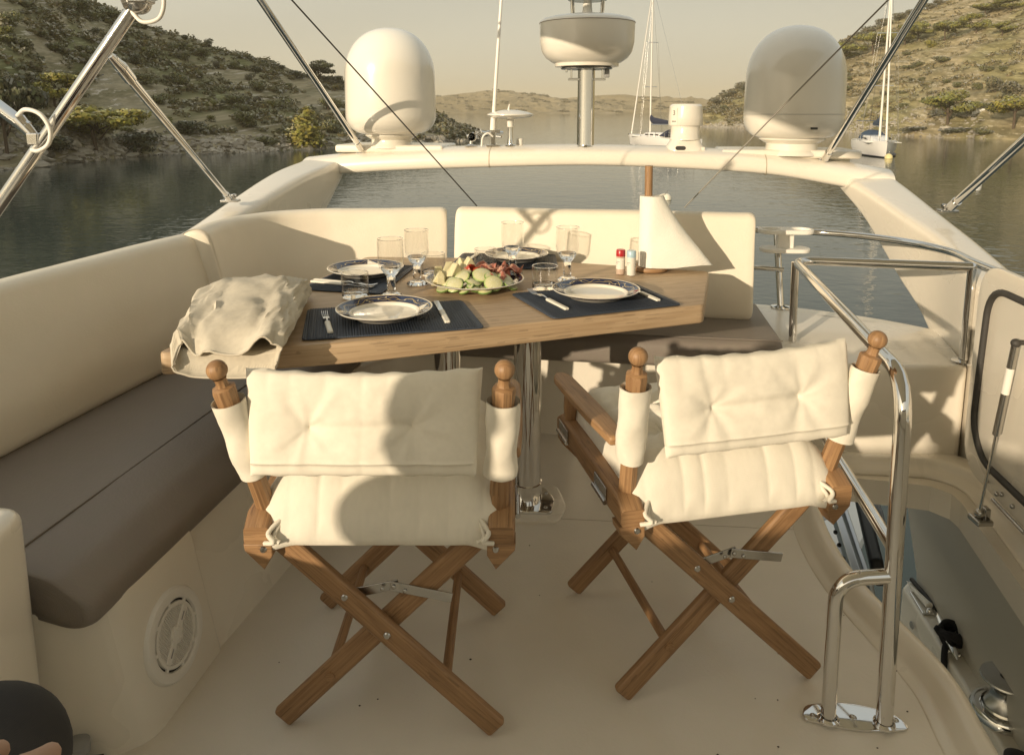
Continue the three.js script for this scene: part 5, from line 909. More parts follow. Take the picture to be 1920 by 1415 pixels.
// ---- hills
const rockTex = (c0, c1, c2, seed, sy) => colorTex(1024, 1024, (u, v) => {
  const st = tfbm(u, v, 5, Math.round(9 * sy), seed, 5), f = tfbm(u, v, 40, 60, seed + 7, 3), sp = tnoise(u * 150, v * 150, 150, 150, seed + 9);
  const t = clamp(0.5 + st * 1.2 + f * 0.5), r = smooth(0.22, 0.6, tfbm(u, v, 14, Math.round(26 * sy), seed + 3, 4) + 0.25 * sp);
  return [0, 1, 2].map((i) => mix(mix(c0[i], c1[i], t), c2[i], r) * (0.9 + 0.22 * f));
}, 26, 26);
function hill(name, label, shore, crest, nu, nv, mat, { amp = 0.8, bulge = 0.75, seed = 1, back = 60, tint } = {}) {
  const cs = new THREE.CatmullRomCurve3(shore.map((p) => V(p[0], SEA, p[1])), false, 'centripetal'), cc = new THREE.CatmullRomCurve3(crest.map((p) => V(...p)), false, 'centripetal');
  const n = shore.length - 1;
  const par = (c, u) => c.getPoint(u);
  const at = (u, v) => {
    const a = par(cs, u), b = par(cc, u), p = a.clone().lerp(b, Math.min(v, 1)), h = b.y - SEA;
    let y = SEA - 0.25 + (h + 0.25) * Math.pow(Math.min(v, 1), bulge);
    const k = smooth(0.0, 0.10, v) * Math.min(1, h / 8 + 0.2);
    y += k * amp * (fbm(p.x * 0.06, p.z * 0.06, seed, 4) * 2.2 * (1 - 0.75 * smooth(0.8, 1, v)) + 0.35 * fbm(p.x * 0.4, p.z * 0.4, seed + 5, 3));
    const ridge = y * 0.9 + 1.2 * fbm(p.x * 0.05, p.z * 0.05, seed + 9, 3); y += k * amp * 0.28 * Math.sin(ridge * 2.4);   // strata
    const jag = (1 - smooth(0, 0.14, v)); p.x += jag * 1.6 * n3(p.x * 0.25, p.z * 0.25, seed); p.z += jag * 1.6 * n3(p.z * 0.25, p.x * 0.25, seed + 3);
    if (v > 1) { const d = b.clone().sub(a).setY(0).normalize(), q = (v - 1) / 0.2; p.addScaledVector(d, back * q); y -= q * q * h * 0.8 + q * 0.5; }
    p.y = y; return p;
  };
  const pos = [], uv = [], col = [], idx = [], vmax = 1.2;
  for (let j = 0; j <= nv; j++) for (let i = 0; i <= nu; i++) { const v = (j / nv) * vmax, p = at(i / nu, v); pos.push(p.x, p.y, p.z); uv.push((p.x * 0.8 + p.z * 0.6), p.y * 2.6 + (p.z * 0.8 - p.x * 0.6) * 0.35); const c = tint ? tint(p, v) : [1, 1, 1]; col.push(...c); }
  for (let j = 0; j < nv; j++) for (let i = 0; i < nu; i++) { const a = j * (nu + 1) + i, b = a + 1, c = a + nu + 2, d = a + nu + 1; idx.push(a, b, c, a, c, d); }
  const g = new THREE.BufferGeometry(); g.setAttribute('position', new THREE.Float32BufferAttribute(pos, 3)); g.setAttribute('uv', new THREE.Float32BufferAttribute(uv, 2)); g.setAttribute('color', new THREE.Float32BufferAttribute(col, 3)); g.setIndex(idx); g.computeVertexNormals();
  const o = structGroup(name, label), m = shadows(new THREE.Mesh(g, mat)); m.name = 'ground'; o.add(m);
  return { o, at };
}
const scrubTint = (lo, seed, f) => (p) => { const s = smooth(-0.08, 0.22, fbm(p.x * f, p.z * f + p.y * 0.1, seed, 4)); return [mix(1, lo[0], s), mix(1, lo[1], s), mix(1, lo[2], s)]; };
const mL = std([1, 1, 1], 0.95, { map: rockTex([0.18, 0.165, 0.085], [0.33, 0.285, 0.185], [0.56, 0.51, 0.43], 3, 1.6), vertexColors: true });
const mR = std([1, 1, 1], 0.95, { map: rockTex([0.20, 0.165, 0.085], [0.36, 0.295, 0.17], [0.50, 0.43, 0.30], 17, 2.4), vertexColors: true });
const mF = std([1, 1, 1], 0.95, { map: rockTex([0.25, 0.205, 0.125], [0.34, 0.28, 0.175], [0.40, 0.34, 0.235], 37, 1.0), vertexColors: true });
const left = hill('hillside', 'rocky hillside with scrub on the left shore', [[-52, 20], [-42, -30], [-38.3, -55.8], [-37.7, -65], [-35.6, -75.8], [-28.5, -80.5], [-20.6, -88.5], [-15, -97], [-11, -104], [-8, -109], [-6.4, -114], [-6.2, -116]],
  [[-130, 17, -20], [-95, 19, -60], [-62.3, 20.3, -95], [-60.8, 17.1, -112], [-55.4, 14, -118], [-45.9, 10.7, -125], [-37.6, 8.2, -130], [-29.6, 6.0, -132], [-20.7, 2.8, -128], [-12.3, 0.6, -124], [-6.8, -1.75, -120], [-6.0, -2.8, -118]], 300, 150, mL, { amp: 0.75, seed: 2.5, bulge: 0.85, tint: scrubTint([0.62, 0.72, 0.5], 8, 0.09) });
const right = hill('hillside', 'dry grassy hillside with pines on the right shore', [[46, -202], [50, -197], [56, -186], [61, -176], [66, -163], [68, -150], [70, -125], [76, -112], [90, -80], [120, -30]],
  [[50.7, -1.8, -205], [56, 3, -215], [70.9, 9.1, -235], [89, 16.2, -245], [105.6, 22.9, -250], [118.9, 28.2, -252], [141.4, 36.4, -250], [162.5, 47.7, -240], [180, 61.8, -200], [260, 70, -60]], 320, 170, mR, { amp: 1.0, seed: 7.7, bulge: 0.92, tint: scrubTint([0.80, 0.84, 0.66], 12, 0.05) });
const far = hill('hillside', 'bare pale hills across the bay', [[-900, -760], [-420, -830], [-150, -838], [0, -838], [100, -838], [201, -838], [420, -800], [900, -700]],
  [[-900, 40, -1100], [-420, 20, -1050], [-192, 12.6, -1050], [-100, 19.5, -1050], [-7.4, 26.6, -1050], [74, 14.6, -1050], [150, 20.6, -1050], [222, 12, -1050]].concat([]).map((p, i) => p), 240, 60, mF, { amp: 3.0, seed: 4.4, bulge: 0.9, back: 200, tint: scrubTint([0.80, 0.78, 0.70], 21, 0.012) });

// ---- foliage
function foliage(blobs, n, size, seed, flat = 0.5) {   // leaf clumps spread through the outer part of some ellipsoids
  const r = rng(seed), pos = [], nor = [], col = [], uv = []; const tot = blobs.reduce((s, b) => s + b[3] * b[5], 0), v = V(0, 0, 0), q = new THREE.Quaternion(), e = new THREE.Euler();
  for (const b of blobs) for (let i = 0; i < n * b[3] * b[5] / tot; i++) {
    v.set(r() * 2 - 1, r() * 2 - 1, r() * 2 - 1).normalize(); const k = 0.55 + 0.5 * Math.pow(r(), 0.6) + 0.12 * n3(v.x * 2.2 + seed, v.y * 2.2, v.z * 2.2);
    const c = V(b[0] + v.x * b[3] * k, b[1] + v.y * b[4] * k, b[2] + v.z * b[5] * k), s = size * (0.6 + 0.8 * r());
    e.set(rr(-flat, flat, r), r() * 6.28, rr(-flat, flat, r)); q.setFromEuler(e);
    const tilt = new THREE.Quaternion().setFromUnitVectors(V(0, 1, 0), v.clone().lerp(V(0, 1, 0), 0.12).normalize()); q.premultiply(tilt);
    const P = [[-s, 0, -s * 0.6], [s, 0, -s * 0.5], [s * 0.9, s * 0.15, s * 0.6], [-s * 0.8, s * 0.15, s * 0.5]].map((a) => V(...a).applyQuaternion(q).add(c));
    const t = 0.62 + 0.75 * r(), cc = [t * (0.9 + 0.3 * r()), t, t * (0.7 + 0.4 * r())], nn = v.clone().lerp(V(rr(-1, 1, r), rr(-0.4, 1, r), rr(-1, 1, r)), 0.35).normalize();
    const gn = P[2].clone().sub(P[0]).cross(P[1].clone().sub(P[0])), order = gn.dot(nn) > 0 ? [0, 2, 1, 0, 3, 2] : [0, 1, 2, 0, 2, 3];
    for (const m of order) { pos.push(P[m].x, P[m].y, P[m].z); nor.push(nn.x, nn.y, nn.z); col.push(...cc); uv.push(0, 0); }
  }
  const g = new THREE.BufferGeometry(); for (const [k, a, m] of [['position', pos, 3], ['normal', nor, 3], ['color', col, 3], ['uv', uv, 2]]) g.setAttribute(k, new THREE.Float32BufferAttribute(a, m)); return g;
}
const leafMat = (c) => phys(c, 1.0, { vertexColors: true, side: THREE.DoubleSide, transmission: 0.3, thickness: 0 });
const LM = { maquis: leafMat([0.145, 0.152, 0.060]), pine: leafMat([0.20, 0.205, 0.052]), dark: leafMat([0.078, 0.085, 0.040]), yellow: leafMat([0.26, 0.25, 0.05]), grey: leafMat([0.15, 0.145, 0.095]) };
const bark = std([0.09, 0.065, 0.045], 0.95);
function trunkGeo(h, r, seed, limbs = 4) { const q = rng(seed), o = [rod(V(0, -0.6, 0), V(rr(-0.1, 0.1, q), h * 0.6, rr(-0.1, 0.1, q)), r, r * 0.6, 9)]; const t = V(0, h * 0.5, 0); for (let i = 0; i < limbs; i++) { const a = i / limbs * 6.28 + q(); o.push(rod(t.clone().add(V(0, rr(-0.15, 0.1, q) * h, 0)), V(Math.cos(a) * h * 0.33, h * rr(0.68, 0.9, q), Math.sin(a) * h * 0.33), r * 0.45, r * 0.15, 7)); } return o; }
const protos = {};   // unit-height plants: each kind in three shapes
for (let k = 0; k < 3; k++) {
  const q = rng(100 + k), bl = (n, f) => Array.from({ length: n }, (_, i) => f(i, q));
  protos['bush' + k] = { crown: foliage(bl(6, (i, r) => [rr(-0.3, 0.3, r), rr(0.25, 0.62, r), rr(-0.3, 0.3, r), rr(0.24, 0.38, r), rr(0.2, 0.32, r), rr(0.24, 0.38, r)]), 1000, 0.040, 200 + k, 0.9), trunk: trunkGeo(0.5, 0.035, 300 + k, 5) };
  protos['pine' + k] = { crown: foliage(bl(11, (i, r) => { const a = i * 2.4, d = i < 3 ? 0.12 : rr(0.24, 0.46, r), y = i < 3 ? rr(0.74, 0.88, r) : rr(0.42, 0.78, r); return [Math.cos(a) * d, y, Math.sin(a) * d, rr(0.17, 0.27, r), rr(0.08, 0.13, r), rr(0.17, 0.27, r)]; }), 2600, 0.026, 400 + k, 0.7), trunk: trunkGeo(0.85, 0.035, 500 + k, 6) };
  protos['cone' + k] = { crown: foliage(bl(9, (i, r) => { const y = 0.14 + i * 0.095, w = 0.30 * (1.05 - Math.pow(y, 1.6)); return [rr(-0.06, 0.06, r), y, rr(-0.06, 0.06, r), w + 0.05, 0.13, w + 0.05]; }), 1800, 0.032, 600 + k, 0.9), trunk: trunkGeo(0.6, 0.03, 700 + k, 4) };
}
const made = {};
function plant(kind, leaf, name, label, category, p, h, w = 1, turn = 0, group) {
  const key = kind + leaf; let t;
  if (!made[key]) { t = thing(name, label, category, [0, 0, 0], 0, group); part('crown', protos[kind].crown, LM[leaf], t); part('trunk', merge(protos[kind].trunk), bark, t); made[key] = t; }
  else { t = copyOf(made[key], name, label); t.userData = { label, category }; if (group) t.userData.group = group; }
  t.position.copy(p); t.scale.set(h * w, h, h * w); t.rotation.y = turn; return t;
}
// larger plants: [shape, leaf, x, y, z, height, width / height, own label]
const PLANTS = { left: [
  ['pine0', 'dark', -31.8, 6.09, -126.3, 3.72, 1.48, 'dark round-topped pine standing alone on the crest at the right of the left hill'],
  ['bush0', 'dark', -48.5, 11.46, -122.4, 1.62, 1.05, 'small dark tree standing out against the sky on the crest of the left hill'],
  ['bush1', 'dark', -40.6, 8.62, -124.1, 1.13, 1.38],
  ['bush2', 'dark', -38.2, 7.98, -126.7, 1.15, 1.08],
  ['bush1', 'dark', -34.6, 6.37, -121.8, 1.71, 1.60],
  ['bush0', 'dark', -30.3, 5.88, -128.4, 1.62, 2.00],
  ['cone0', 'yellow', -23.9, -2.52, -87.0, 4.33, 0.94, 'bright green conical tree standing alone just above the left waterline'],
  ['bush1', 'maquis', -47.9, 7.61, -101.7, 2.49, 0.86],
  ['bush2', 'maquis', -48.5, 9.68, -110.3, 2.00, 1.62],
  ['bush0', 'maquis', -42.2, 4.32, -96.2, 2.43, 1.22],
  ['bush1', 'maquis', -45.5, 9.06, -111.8, 1.72, 1.36],
  ['bush2', 'pine', -36.7, 1.68, -92.2, 1.30, 1.40],
  ['bush0', 'maquis', -40.7, 2.20, -87.5, 1.48, 1.58],
  ['bush1', 'maquis', -31.6, -0.55, -88.5, 2.38, 1.26],
  ['bush2', 'maquis', -34.9, 1.99, -95.6, 1.82, 1.93],
  ['bush0', 'maquis', -35.2, 4.11, -104.6, 1.76, 1.58],
  ['bush1', 'maquis', -43.5, 4.39, -90.3, 1.77, 1.86],
  ['pine1', 'yellow', -37.7, -2.48, -68.6, 4.78, 1.89, 'broad bright green pine spreading over the left shore behind the thick awning pole'],
  ['pine2', 'yellow', -41.8, 1.44, -69.8, 3.84, 1.44, 'smaller bright green pine just above the broad one on the left hillside'],
  ['pine0', 'dark', -38.9, -2.12, -57.9, 6.81, 0.91, 'large dark pine at the left edge, low on the left shore'],
  ['bush0', 'yellow', -40.0, -0.72, -70.9, 1.11, 5.00, 'long low bright green hedge-like bush in front of the broad left pine'],
  ['bush2', 'pine', -39.3, -0.75, -77.0, 0.76, 2.86],
  ['bush1', 'maquis', -47.6, 7.27, -79.5, 1.44, 1.62],
  ['bush0', 'maquis', -49.5, 9.62, -75.9, 1.90, 1.22],
  ['bush2', 'maquis', -49.1, 7.61, -88.2, 1.60, 1.77],
  ['bush0', 'maquis', -47.5, 7.28, -73.5, 1.54, 1.67],
  ['bush1', 'maquis', -48.7, 8.65, -79.2, 1.21, 1.91],
  ['bush2', 'pine', -37.8, -0.25, -82.3, 1.40, 1.25],
  ['bush0', 'dark', -47.3, 7.02, -95.4, 1.60, 1.50],
  ['bush1', 'maquis', -56.6, 13.79, -108.2, 1.87, 2.00],
  ['bush2', 'maquis', -56.5, 14.11, -100.3, 1.94, 1.64],
  ['bush0', 'maquis', -30.5, 1.49, -99.5, 1.82, 1.77],
  ['bush1', 'maquis', -26.0, 1.42, -106.6, 2.26, 1.67],
  ['bush2', 'dark', -35.6, -1.14, -82.0, 1.98, 2.06],
  ['bush0', 'maquis', -23.2, -1.33, -96.1, 2.04, 1.67],
  ['bush2', 'maquis', -27.7, -2.43, -84.6, 1.32, 2.09],
  ['bush1', 'pine', -35.0, 0.24, -87.3, 0.86, 1.29],
  ['bush0', 'dark', -39.7, -1.91, -64.1, 2.10, 1.96],
  ['bush1', 'dark', -36.7, -2.72, -74.8, 2.66, 1.80],
], right: [
  ['pine0', 'pine', 93.3, 13.81, -216.1, 6.95, 2.00],
  ['pine1', 'pine', 98.9, 16.36, -208.2, 6.68, 1.57],
  ['pine2', 'pine', 103.1, 17.97, -200.5, 6.14, 1.41],
  ['pine0', 'pine', 107.6, 19.17, -202.5, 5.64, 1.35],
  ['pine1', 'pine', 107.2, 18.34, -189.1, 5.26, 1.60],
  ['pine2', 'pine', 109.6, 19.11, -182.0, 5.31, 1.38],
  ['pine0', 'pine', 107.1, 17.26, -167.4, 3.49, 1.60],
  ['bush0', 'yellow', 103.4, 16.42, -188.9, 2.50, 1.26, 'small bright yellow green bush below the pine belt on the right hill'],
  ['pine1', 'pine', 122.6, 25.30, -198.5, 3.57, 2.38],
  ['pine2', 'pine', 123.5, 25.56, -191.3, 3.44, 2.69],
  ['bush1', 'grey', 57.2, 2.80, -213.5, 2.11, 1.71],
  ['bush2', 'grey', 63.2, 5.05, -221.6, 2.49, 1.88],
  ['bush0', 'grey', 68.8, 7.36, -228.9, 2.89, 1.67],
  ['bush1', 'grey', 102.4, 20.17, -232.5, 3.24, 1.80],
  ['bush2', 'grey', 108.1, 22.77, -237.5, 3.30, 1.70],
  ['bush0', 'grey', 113.4, 25.18, -242.4, 3.37, 1.70],
  ['bush1', 'grey', 120.1, 28.04, -247.3, 3.09, 2.00],
  ['bush2', 'grey', 123.7, 29.55, -244.7, 3.05, 1.89],
  ['bush0', 'grey', 130.0, 31.90, -249.4, 2.76, 1.88],
  ['bush1', 'grey', 132.8, 32.89, -246.4, 2.72, 1.88],
  ['bush2', 'grey', 137.7, 34.51, -248.1, 2.74, 1.63],
  ['pine0', 'pine', 73.7, -1.05, -126.9, 6.11, 1.65, 'wide green pine low on the right shore, just left of and behind the notice board'],
  ['pine1', 'yellow', 77.8, -1.29, -116.8, 5.46, 1.70, 'wide green pine low on the right shore, right of the notice board'],
  ['bush0', 'maquis', 95.8, 11.92, -169.9, 1.78, 2.67],
  ['bush1', 'maquis', 92.0, 10.54, -177.4, 1.49, 3.17],
  ['bush2', 'maquis', 93.6, 11.27, -175.6, 1.47, 1.83],
  ['bush0', 'maquis', 92.5, 8.72, -148.5, 1.66, 1.50],
  ['bush1', 'maquis', 93.0, 8.59, -144.4, 1.52, 1.33],
  ['bush2', 'maquis', 86.0, 5.57, -146.2, 1.64, 1.38],
  ['bush0', 'maquis', 86.2, 6.54, -150.6, 1.16, 1.82],
  ['bush1', 'maquis', 86.2, 5.17, -140.3, 1.68, 1.29],
  ['bush2', 'grey', 84.1, 3.73, -127.1, 3.22, 1.33],
  ['bush0', 'grey', 84.5, 4.46, -133.1, 3.37, 1.06],
  ['bush1', 'maquis', 76.6, 1.68, -147.7, 1.46, 1.57],
  ['bush2', 'maquis', 75.7, 2.03, -163.6, 1.50, 1.54],
  ['bush0', 'maquis', 84.0, 8.80, -188.3, 1.45, 1.82],
  ['bush1', 'dark', 70.4, -2.25, -130.6, 1.11, 5.50],
  ['bush2', 'dark', 72.6, -2.12, -123.3, 1.05, 5.83],
  ['bush0', 'maquis', 74.8, -2.34, -119.3, 1.35, 2.75],
  ['bush1', 'maquis', 96.9, 14.43, -188.0, 1.31, 2.20],
  ['bush2', 'maquis', 82.8, 6.82, -173.7, 1.46, 2.00],
  ['bush0', 'maquis', 82.0, 4.72, -159.7, 1.01, 2.22],
  ['bush1', 'maquis', 79.7, 1.65, -126.9, 1.25, 1.86],
  ['bush2', 'maquis', 80.3, 5.86, -181.4, 1.78, 1.71],
] };
for (const side of ['left', 'right']) PLANTS[side].forEach(([kind, leaf, x, y, z, h, w, own], i) => {
  const tree = !kind.startsWith('bush'), pw = { b: 1.25, p: 1.35, c: 0.70 }[kind[0]];
  const lab = own ?? (tree ? 'green pine in the belt of pines across the right hill' : leaf === 'grey' ? 'grey green bush on the ' + side + ' hill' : leaf === 'dark' ? 'dark bush on the ' + side + ' hill' : 'rounded green bush on the ' + side + ' hill');
  plant(kind, leaf, tree ? (kind[0] === 'c' ? 'conical_tree' : 'pine_tree') : 'bush', lab, tree ? 'tree' : 'bush', V(x, y - 0.1 * h - 0.15, z), h * 1.12, w / pw, i * 1.7, own ? undefined : tree ? 'pines of the belt on the right hill' : (leaf === 'grey' ? 'grey bushes' : leaf === 'dark' ? 'dark bushes' : 'green bushes') + ' on the ' + side + ' hill');
});
{
  const r = rng(314);
  for (const [H, side, n, kinds, lab, grp] of [[left, 'left', 75, ['maquis', 'maquis', 'dark', 'grey', 'pine'], 'low rounded shrub among rocks on the left hillside', 'shrubs on the left hillside'], [right, 'right', 60, ['maquis', 'maquis', 'dark', 'grey'], 'low rounded shrub on the dry grass of the right hillside', 'shrubs on the right hillside']])
    for (let i = 0; i < n; i++) { const u = side === 'left' ? rr(0.16, 0.99, r) : rr(0.04, 0.80, r), v = Math.pow(r(), 0.8) * 0.96 + 0.06, p = H.at(u, v); p.y -= 0.12; const crest = v > 0.93 ? 0.75 : 1; plant('bush' + (i % 3), kinds[Math.floor(r() * kinds.length)], 'shrub', lab, 'shrub', p, rr(0.8, 1.9, r) * (side === 'left' ? 0.85 : 1.0) * crest, rr(0.75, 1.2, r), r() * 6.28, grp); }
  // the low scrub nobody could count
  const tuft = foliage([[0, 0.22, 0, 0.55, 0.32, 0.55], [0.3, 0.15, 0.2, 0.4, 0.25, 0.4]], 34, 0.15, 55, 1.2), m4 = new THREE.Matrix4(), qt = new THREE.Quaternion(), cl = new THREE.Color();
  for (const [H, n, u0, u1, lab] of [[left, 2600, 0.14, 1, 'low green scrub covering the left hillside'], [right, 2300, 0.02, 0.82, 'low tufts of scrub and dry grass on the right hillside']]) {
    const im = shadows(new THREE.InstancedMesh(tuft, leafMat([1, 1, 1]), n)); im.name = numbered('scrub'); im.userData = { kind: 'stuff', label: lab };
    for (let i = 0; i < n; i++) { let u, v, p; for (let k = 0; k < 6; k++) { u = rr(u0, u1, r); v = rr(0.05, 1.02, r); p = H.at(u, v); if (fbm(p.x * 0.09, p.z * 0.09 + p.y * 0.1, H === left ? 8 : 12, 3) > -0.05) break; }
      const s = rr(0.5, 1.5, r) * (H === left ? 1 : 1.05); p.y -= 0.05; m4.compose(p, qt.setFromEuler(new THREE.Euler(0, r() * 6.28, 0)), V(s * rr(0.9, 1.6, r), s * rr(0.6, 1.1, r), s)); im.setMatrixAt(i, m4);
      const g = r(); H === left ? cl.setRGB(mix(0.115, 0.26, g), mix(0.12, 0.225, g), mix(0.052, 0.11, g)) : cl.setRGB(mix(0.17, 0.34, g), mix(0.16, 0.285, g), mix(0.08, 0.16, g)); im.setColorAt(i, cl); }
    scene.add(im);
  }
  // stones along the waterline
  const stones = [0, 1, 2, 3].map((k) => { const g = new THREE.IcosahedronGeometry(1, 1), p = g.attributes.position; for (let i = 0; i < p.count; i++) { const a = V(p.getX(i), p.getY(i), p.getZ(i)), f = 0.75 + 0.5 * n3(a.x * 1.3 + k * 5, a.y * 1.3, a.z * 1.3); p.setXYZ(i, a.x * f, a.y * f * 0.55, a.z * f * 0.8); } g.deleteAttribute('normal'); g.computeVertexNormals(); return g; });
  const sm = [[0.40, 0.365, 0.30], [0.33, 0.295, 0.235], [0.46, 0.42, 0.34]].map((c) => std(c, 0.9, { map: rockTex([0.7, 0.7, 0.7], [1, 1, 1], [0.85, 0.85, 0.85], 51, 1) }));
  for (const [H, u0, u1, nNear, nFar, s0, s1, lab] of [[left, 0.17, 0.985, 230, 1500, 0.25, 0.85, 'pale stones along the left waterline'], [right, 0.05, 0.74, 150, 1300, 0.3, 0.95, 'pale stones along the right waterline']]) {
    for (let i = 0; i < nNear; i++) { const u = rr(u0, u1, r), v = rr(0.004, 0.06, r), p = H.at(u, v); const m = shadows(new THREE.Mesh(stones[i % 4], sm[i % 3])); m.name = 'stone'; const s = rr(s0, s1, r) * 1.15; p.y = Math.max(p.y, SEA - 0.1) + 0.08; m.position.copy(p); m.scale.set(s * rr(0.8, 1.4, r), s * rr(0.6, 1, r), s); m.rotation.set(rr(-0.4, 0.4, r), r() * 6.28, rr(-0.4, 0.4, r)); H.o.add(m); }
    const im = shadows(new THREE.InstancedMesh(stones[0], sm[0], nFar)); im.name = 'small_stones'; im.userData.kind = 'stuff';
    for (let i = 0; i < nFar; i++) { const p = H.at(rr(u0, u1, r), Math.pow(r(), 1.6) * 0.11); p.y = Math.max(p.y, SEA - 0.1) + 0.03; const s = rr(0.12, 0.45, r); m4.compose(p, qt.setFromEuler(new THREE.Euler(rr(-0.5, 0.5, r), r() * 6.28, rr(-0.5, 0.5, r))), V(s * rr(0.8, 1.5, r), s, s)); im.setMatrixAt(i, m4); }
    H.o.add(im);
  }
  // sparse dots of bushes on the far hills
  const im = shadows(new THREE.InstancedMesh(tuft, leafMat([0.10, 0.095, 0.06]), 260)); im.name = numbered('scrub'); im.userData = { kind: 'stuff', label: 'sparse dark bushes dotted over the far hills' };
  for (let i = 0; i < 260; i++) { const p = far.at(rr(0.15, 0.85, r), rr(0.02, 1, r)), s = rr(2.0, 6.5, r); m4.compose(p, qt.identity(), V(s * rr(1, 1.6, r), s * 0.8, s)); im.setMatrixAt(i, m4); }
  scene.add(im);
}
// ---- sailing boats
function sailboat(label, bow, stern, { L, beam, mastAt, mastH, cover, free = 1.25 }) {
  const d = V(stern[0] - bow[0], 0, stern[1] - bow[1]).normalize(), b = thing('sailing_boat', label, 'sailing boat', [bow[0], SEA, bow[1]], Math.atan2(-d.z, d.x));
  const rings = [], gel = std([0.76, 0.74, 0.70], 0.3);
  for (let i = 0; i <= 20; i++) { const t = i / 20, w = beam / 2 * Math.pow(Math.sin(Math.min(1, t * 1.45) * PI / 2), 0.75) * (1 - 0.2 * smooth(0.7, 1, t)) + 0.03, f = free * (1.12 - 0.22 * t), k = 0.45 + 0.35 * smooth(0, 0.5, t); const x = t * L; rings.push([[w, f], [w * 0.98, f * 0.5], [w * k, -0.1], [w * 0.3, -0.4], [-w * 0.3, -0.4], [-w * k, -0.1], [-w * 0.98, f * 0.5], [-w, f]].map(([z, y]) => V(x + (y - f) * -0.25 * (1 - t) * 0.9, y, z))); }
  part('hull', loft(rings, { crease: 0.5 }), gel, b);
  part('boot_stripe', [loft(rings.map((q) => q.map((p) => V(p.x, clamp(p.y, -0.05, 0.10) , p.z * 1.012 * (Math.abs(p.z) > 0 ? 1 : 1)))), { caps: false })], std([0.03, 0.045, 0.09], 0.5), b);
  const cab = []; for (let i = 0; i <= 8; i++) { const t = i / 8, x = mix(L * 0.24, L * 0.68, t), w = beam * 0.30 * Math.pow(Math.sin(clamp(t + 0.15) * PI * 0.5), 0.6), h = free + mix(0.08, 0.50, smooth(0, 0.35, t)); cab.push(roundPoly([[-w, free - 0.15, 0.01], [w, free - 0.15, 0.01], [w * 0.85, h, 0.12], [-w * 0.85, h, 0.12]], 0.1, 3).map(([z, y]) => V(x, y, z))); }
  part('cabin', loft(cab, { crease: 0.6, flip: true }), gel, b);
  for (const s of [-1, 1]) for (const q of [0.42, 0.50, 0.58]) part('window', [box(L * 0.055, 0.17, 0.03, L * q, free + 0.24, s * (beam * 0.288), 0.02)], M.black, b);
  part('deck', [box(L * 0.82, 0.03, beam * 0.80, L * 0.56, free * 0.98, 0, 0.01)], M.plasticWhite, b);
  const mx = L * mastAt;
  part('mast', [rod(V(mx, free, 0), V(mx - 0.25, mastH, 0), 0.12, 0.085, 10)], std([0.70, 0.67, 0.60], 0.4), b);
  part('forestay_sail', [rod(V(0.5, free + 0.2, 0), V(mx - 0.35, mastH * 0.965, 0), 0.10, 0.05, 8)], std([0.78, 0.75, 0.68], 0.7), b);
  for (const h of [0.38, 0.66]) part('spreader', [rod(V(mx - 0.1, mastH * h, -0.9), V(mx - 0.1, mastH * h, 0.9), 0.035)], M.alu, b);
  part('boom', [rod(V(mx + 0.2, free + 1.45, 0), V(mx + L * 0.36, free + 1.55, 0), 0.08)], M.alu, b);
  part('sail_cover', [loft(Array.from({ length: 9 }, (_, i) => { const t = i / 8, x = mix(mx + 0.1, mx + L * 0.35, t), r = mix(0.34, 0.16, t), y = mix(free + 1.95, free + 1.66, t) + (i === 0 ? 0.25 : 0); return Array.from({ length: 10 }, (_, k) => V(x, y + r * 1.3 * Math.sin(k / 10 * 2 * PI), 0.6 * r * Math.cos(k / 10 * 2 * PI))); }))], std(cover, 0.8), b);
  const stays = []; for (const s of [-1, 1]) { stays.push(rod(V(mx + 0.3, free, s * beam * 0.44), V(mx - 0.2, mastH * 0.96, 0), 0.018, 0.018, 5), rod(V(mx + 0.1, free, s * beam * 0.44), V(mx - 0.1, mastH * 0.66, s * 0.9), 0.016, 0.016, 5)); } stays.push(rod(V(L * 0.98, free, 0), V(mx - 0.2, mastH, 0), 0.018, 0.018, 5));
  part('rigging', stays, M.steel, b);
  // spray hood, awning and rails
  part('spray_hood', [loft(Array.from({ length: 7 }, (_, i) => { const t = i / 6, x = mix(L * 0.64, L * 0.74, t), h = 0.95 * Math.sin((0.25 + 0.75 * t) * PI / 2); return Array.from({ length: 13 }, (_, k) => { const a = PI * k / 12; return V(x, free + 0.1 + h * Math.sin(a), beam * 0.33 * Math.cos(a)); }); }))], std(cover, 0.8), b);
  part('awning', [box(L * 0.17, 0.05, beam * 0.66, L * 0.86, free + 1.95, 0, 0.02)], std(cover, 0.8), b);
  for (const s of [-1, 1]) for (const q of [0.79, 0.93]) part('awning_post', [rod(V(L * q, free, s * beam * 0.33), V(L * q, free + 1.93, s * beam * 0.31), 0.03, 0.03, 6)], M.steel, b);
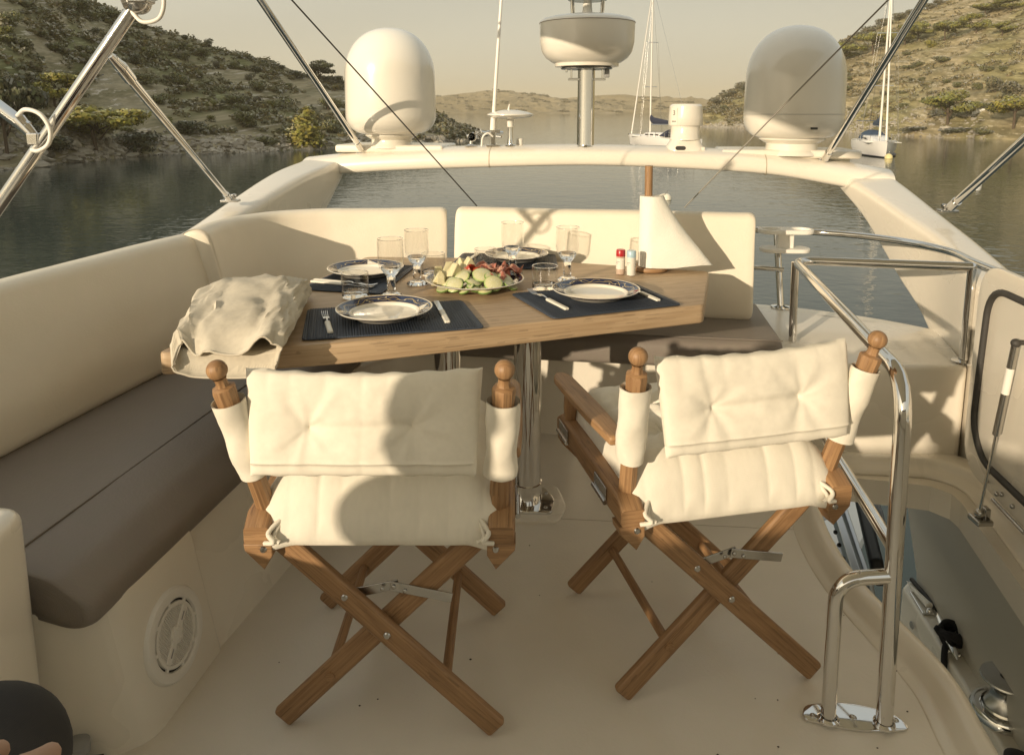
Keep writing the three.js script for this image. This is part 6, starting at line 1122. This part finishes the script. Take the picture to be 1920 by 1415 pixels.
  const rail = []; for (const s of [-1, 1]) { for (let i = 0; i < 7; i++) { const t = 0.08 + i * 0.14, w = beam / 2 * Math.pow(Math.sin(Math.min(1, t * 1.45) * PI / 2), 0.75) * 0.95; rail.push(rod(V(t * L, free, s * w), V(t * L, free + 0.62, s * w), 0.022, 0.022, 5)); if (i < 6) { const t2 = t + 0.14, w2 = beam / 2 * Math.pow(Math.sin(Math.min(1, t2 * 1.45) * PI / 2), 0.75) * 0.95; rail.push(rod(V(t * L, free + 0.6, s * w), V(t2 * L, free + 0.6, s * w2), 0.014, 0.014, 5)); } } }
  part('guard_rail', rail, M.steel, b);
  part('anchor', [box(0.5, 0.12, 0.1, 0.0, free * 1.1, 0, 0.03)], M.steel, b);
  return b;
}
sailboat('white sailing boat with a navy sail cover, anchored behind the middle of the arch', [15.3, -98], [20.9, -86.5], { L: 12.5, beam: 3.8, mastAt: 0.36, mastH: 19.2, cover: [0.02, 0.025, 0.05] });
sailboat('white sailing boat moored bow on before the right shore', [35.3, -70.6], [38.9, -82.2], { L: 12.2, beam: 4.0, mastAt: 0.36, mastH: 18, cover: [0.035, 0.06, 0.10], free: 1.4 });
function buoy(label, x, z, r, c) { const b = thing('mooring_buoy', label, 'buoy', [x, SEA, z]); part('float', [lathe([[0, -r * 0.6], [r * 0.6, -r * 0.5], [r, 0.1 * r], [r * 0.9, r * 0.8], [r * 0.45, r * 1.25], [0, r * 1.35]], 24)], std(c, 0.45), b); part('ring', [rod(V(0, r * 1.3, 0), V(0, r * 1.9, 0), r * 0.07), ball(r * 0.14, 0, r * 1.95, 0)], M.steel, b); }
buoy('white mooring buoy on the water, showing above the paper roll', 7.85, -37.6, 0.24, [0.66, 0.62, 0.50]);
buoy('pale yellow buoy at the bow of the right sailing boat', 35.05, -69.6, 0.36, [0.66, 0.56, 0.27]);
buoy('white mooring buoy on the water below the right shore', 28.05, -44.8, 0.22, [0.74, 0.72, 0.66]);
{ // notice board on the shore
  const s = thing('notice_board', 'blank white notice board on posts on the right shore', 'sign', [0, 0, 0]);
  part('board', [box(2.0, 1.35, 0.06, 0, 2.1, 0, 0.02)], std([0.72, 0.70, 0.64], 0.6), s);
  for (const q of [-0.7, 0.7]) part('post', [rod(V(q, -0.5, -0.06), V(q, 2.6, -0.06), 0.05)], M.plasticGrey, s);
  s.position.set(78.5, -1.2, -127); s.rotation.y = -0.3;
}
scene.fog = new THREE.FogExp2(new THREE.Color().setRGB(0.66, 0.58, 0.42), 0.0004);
renderer.render(scene, camera);
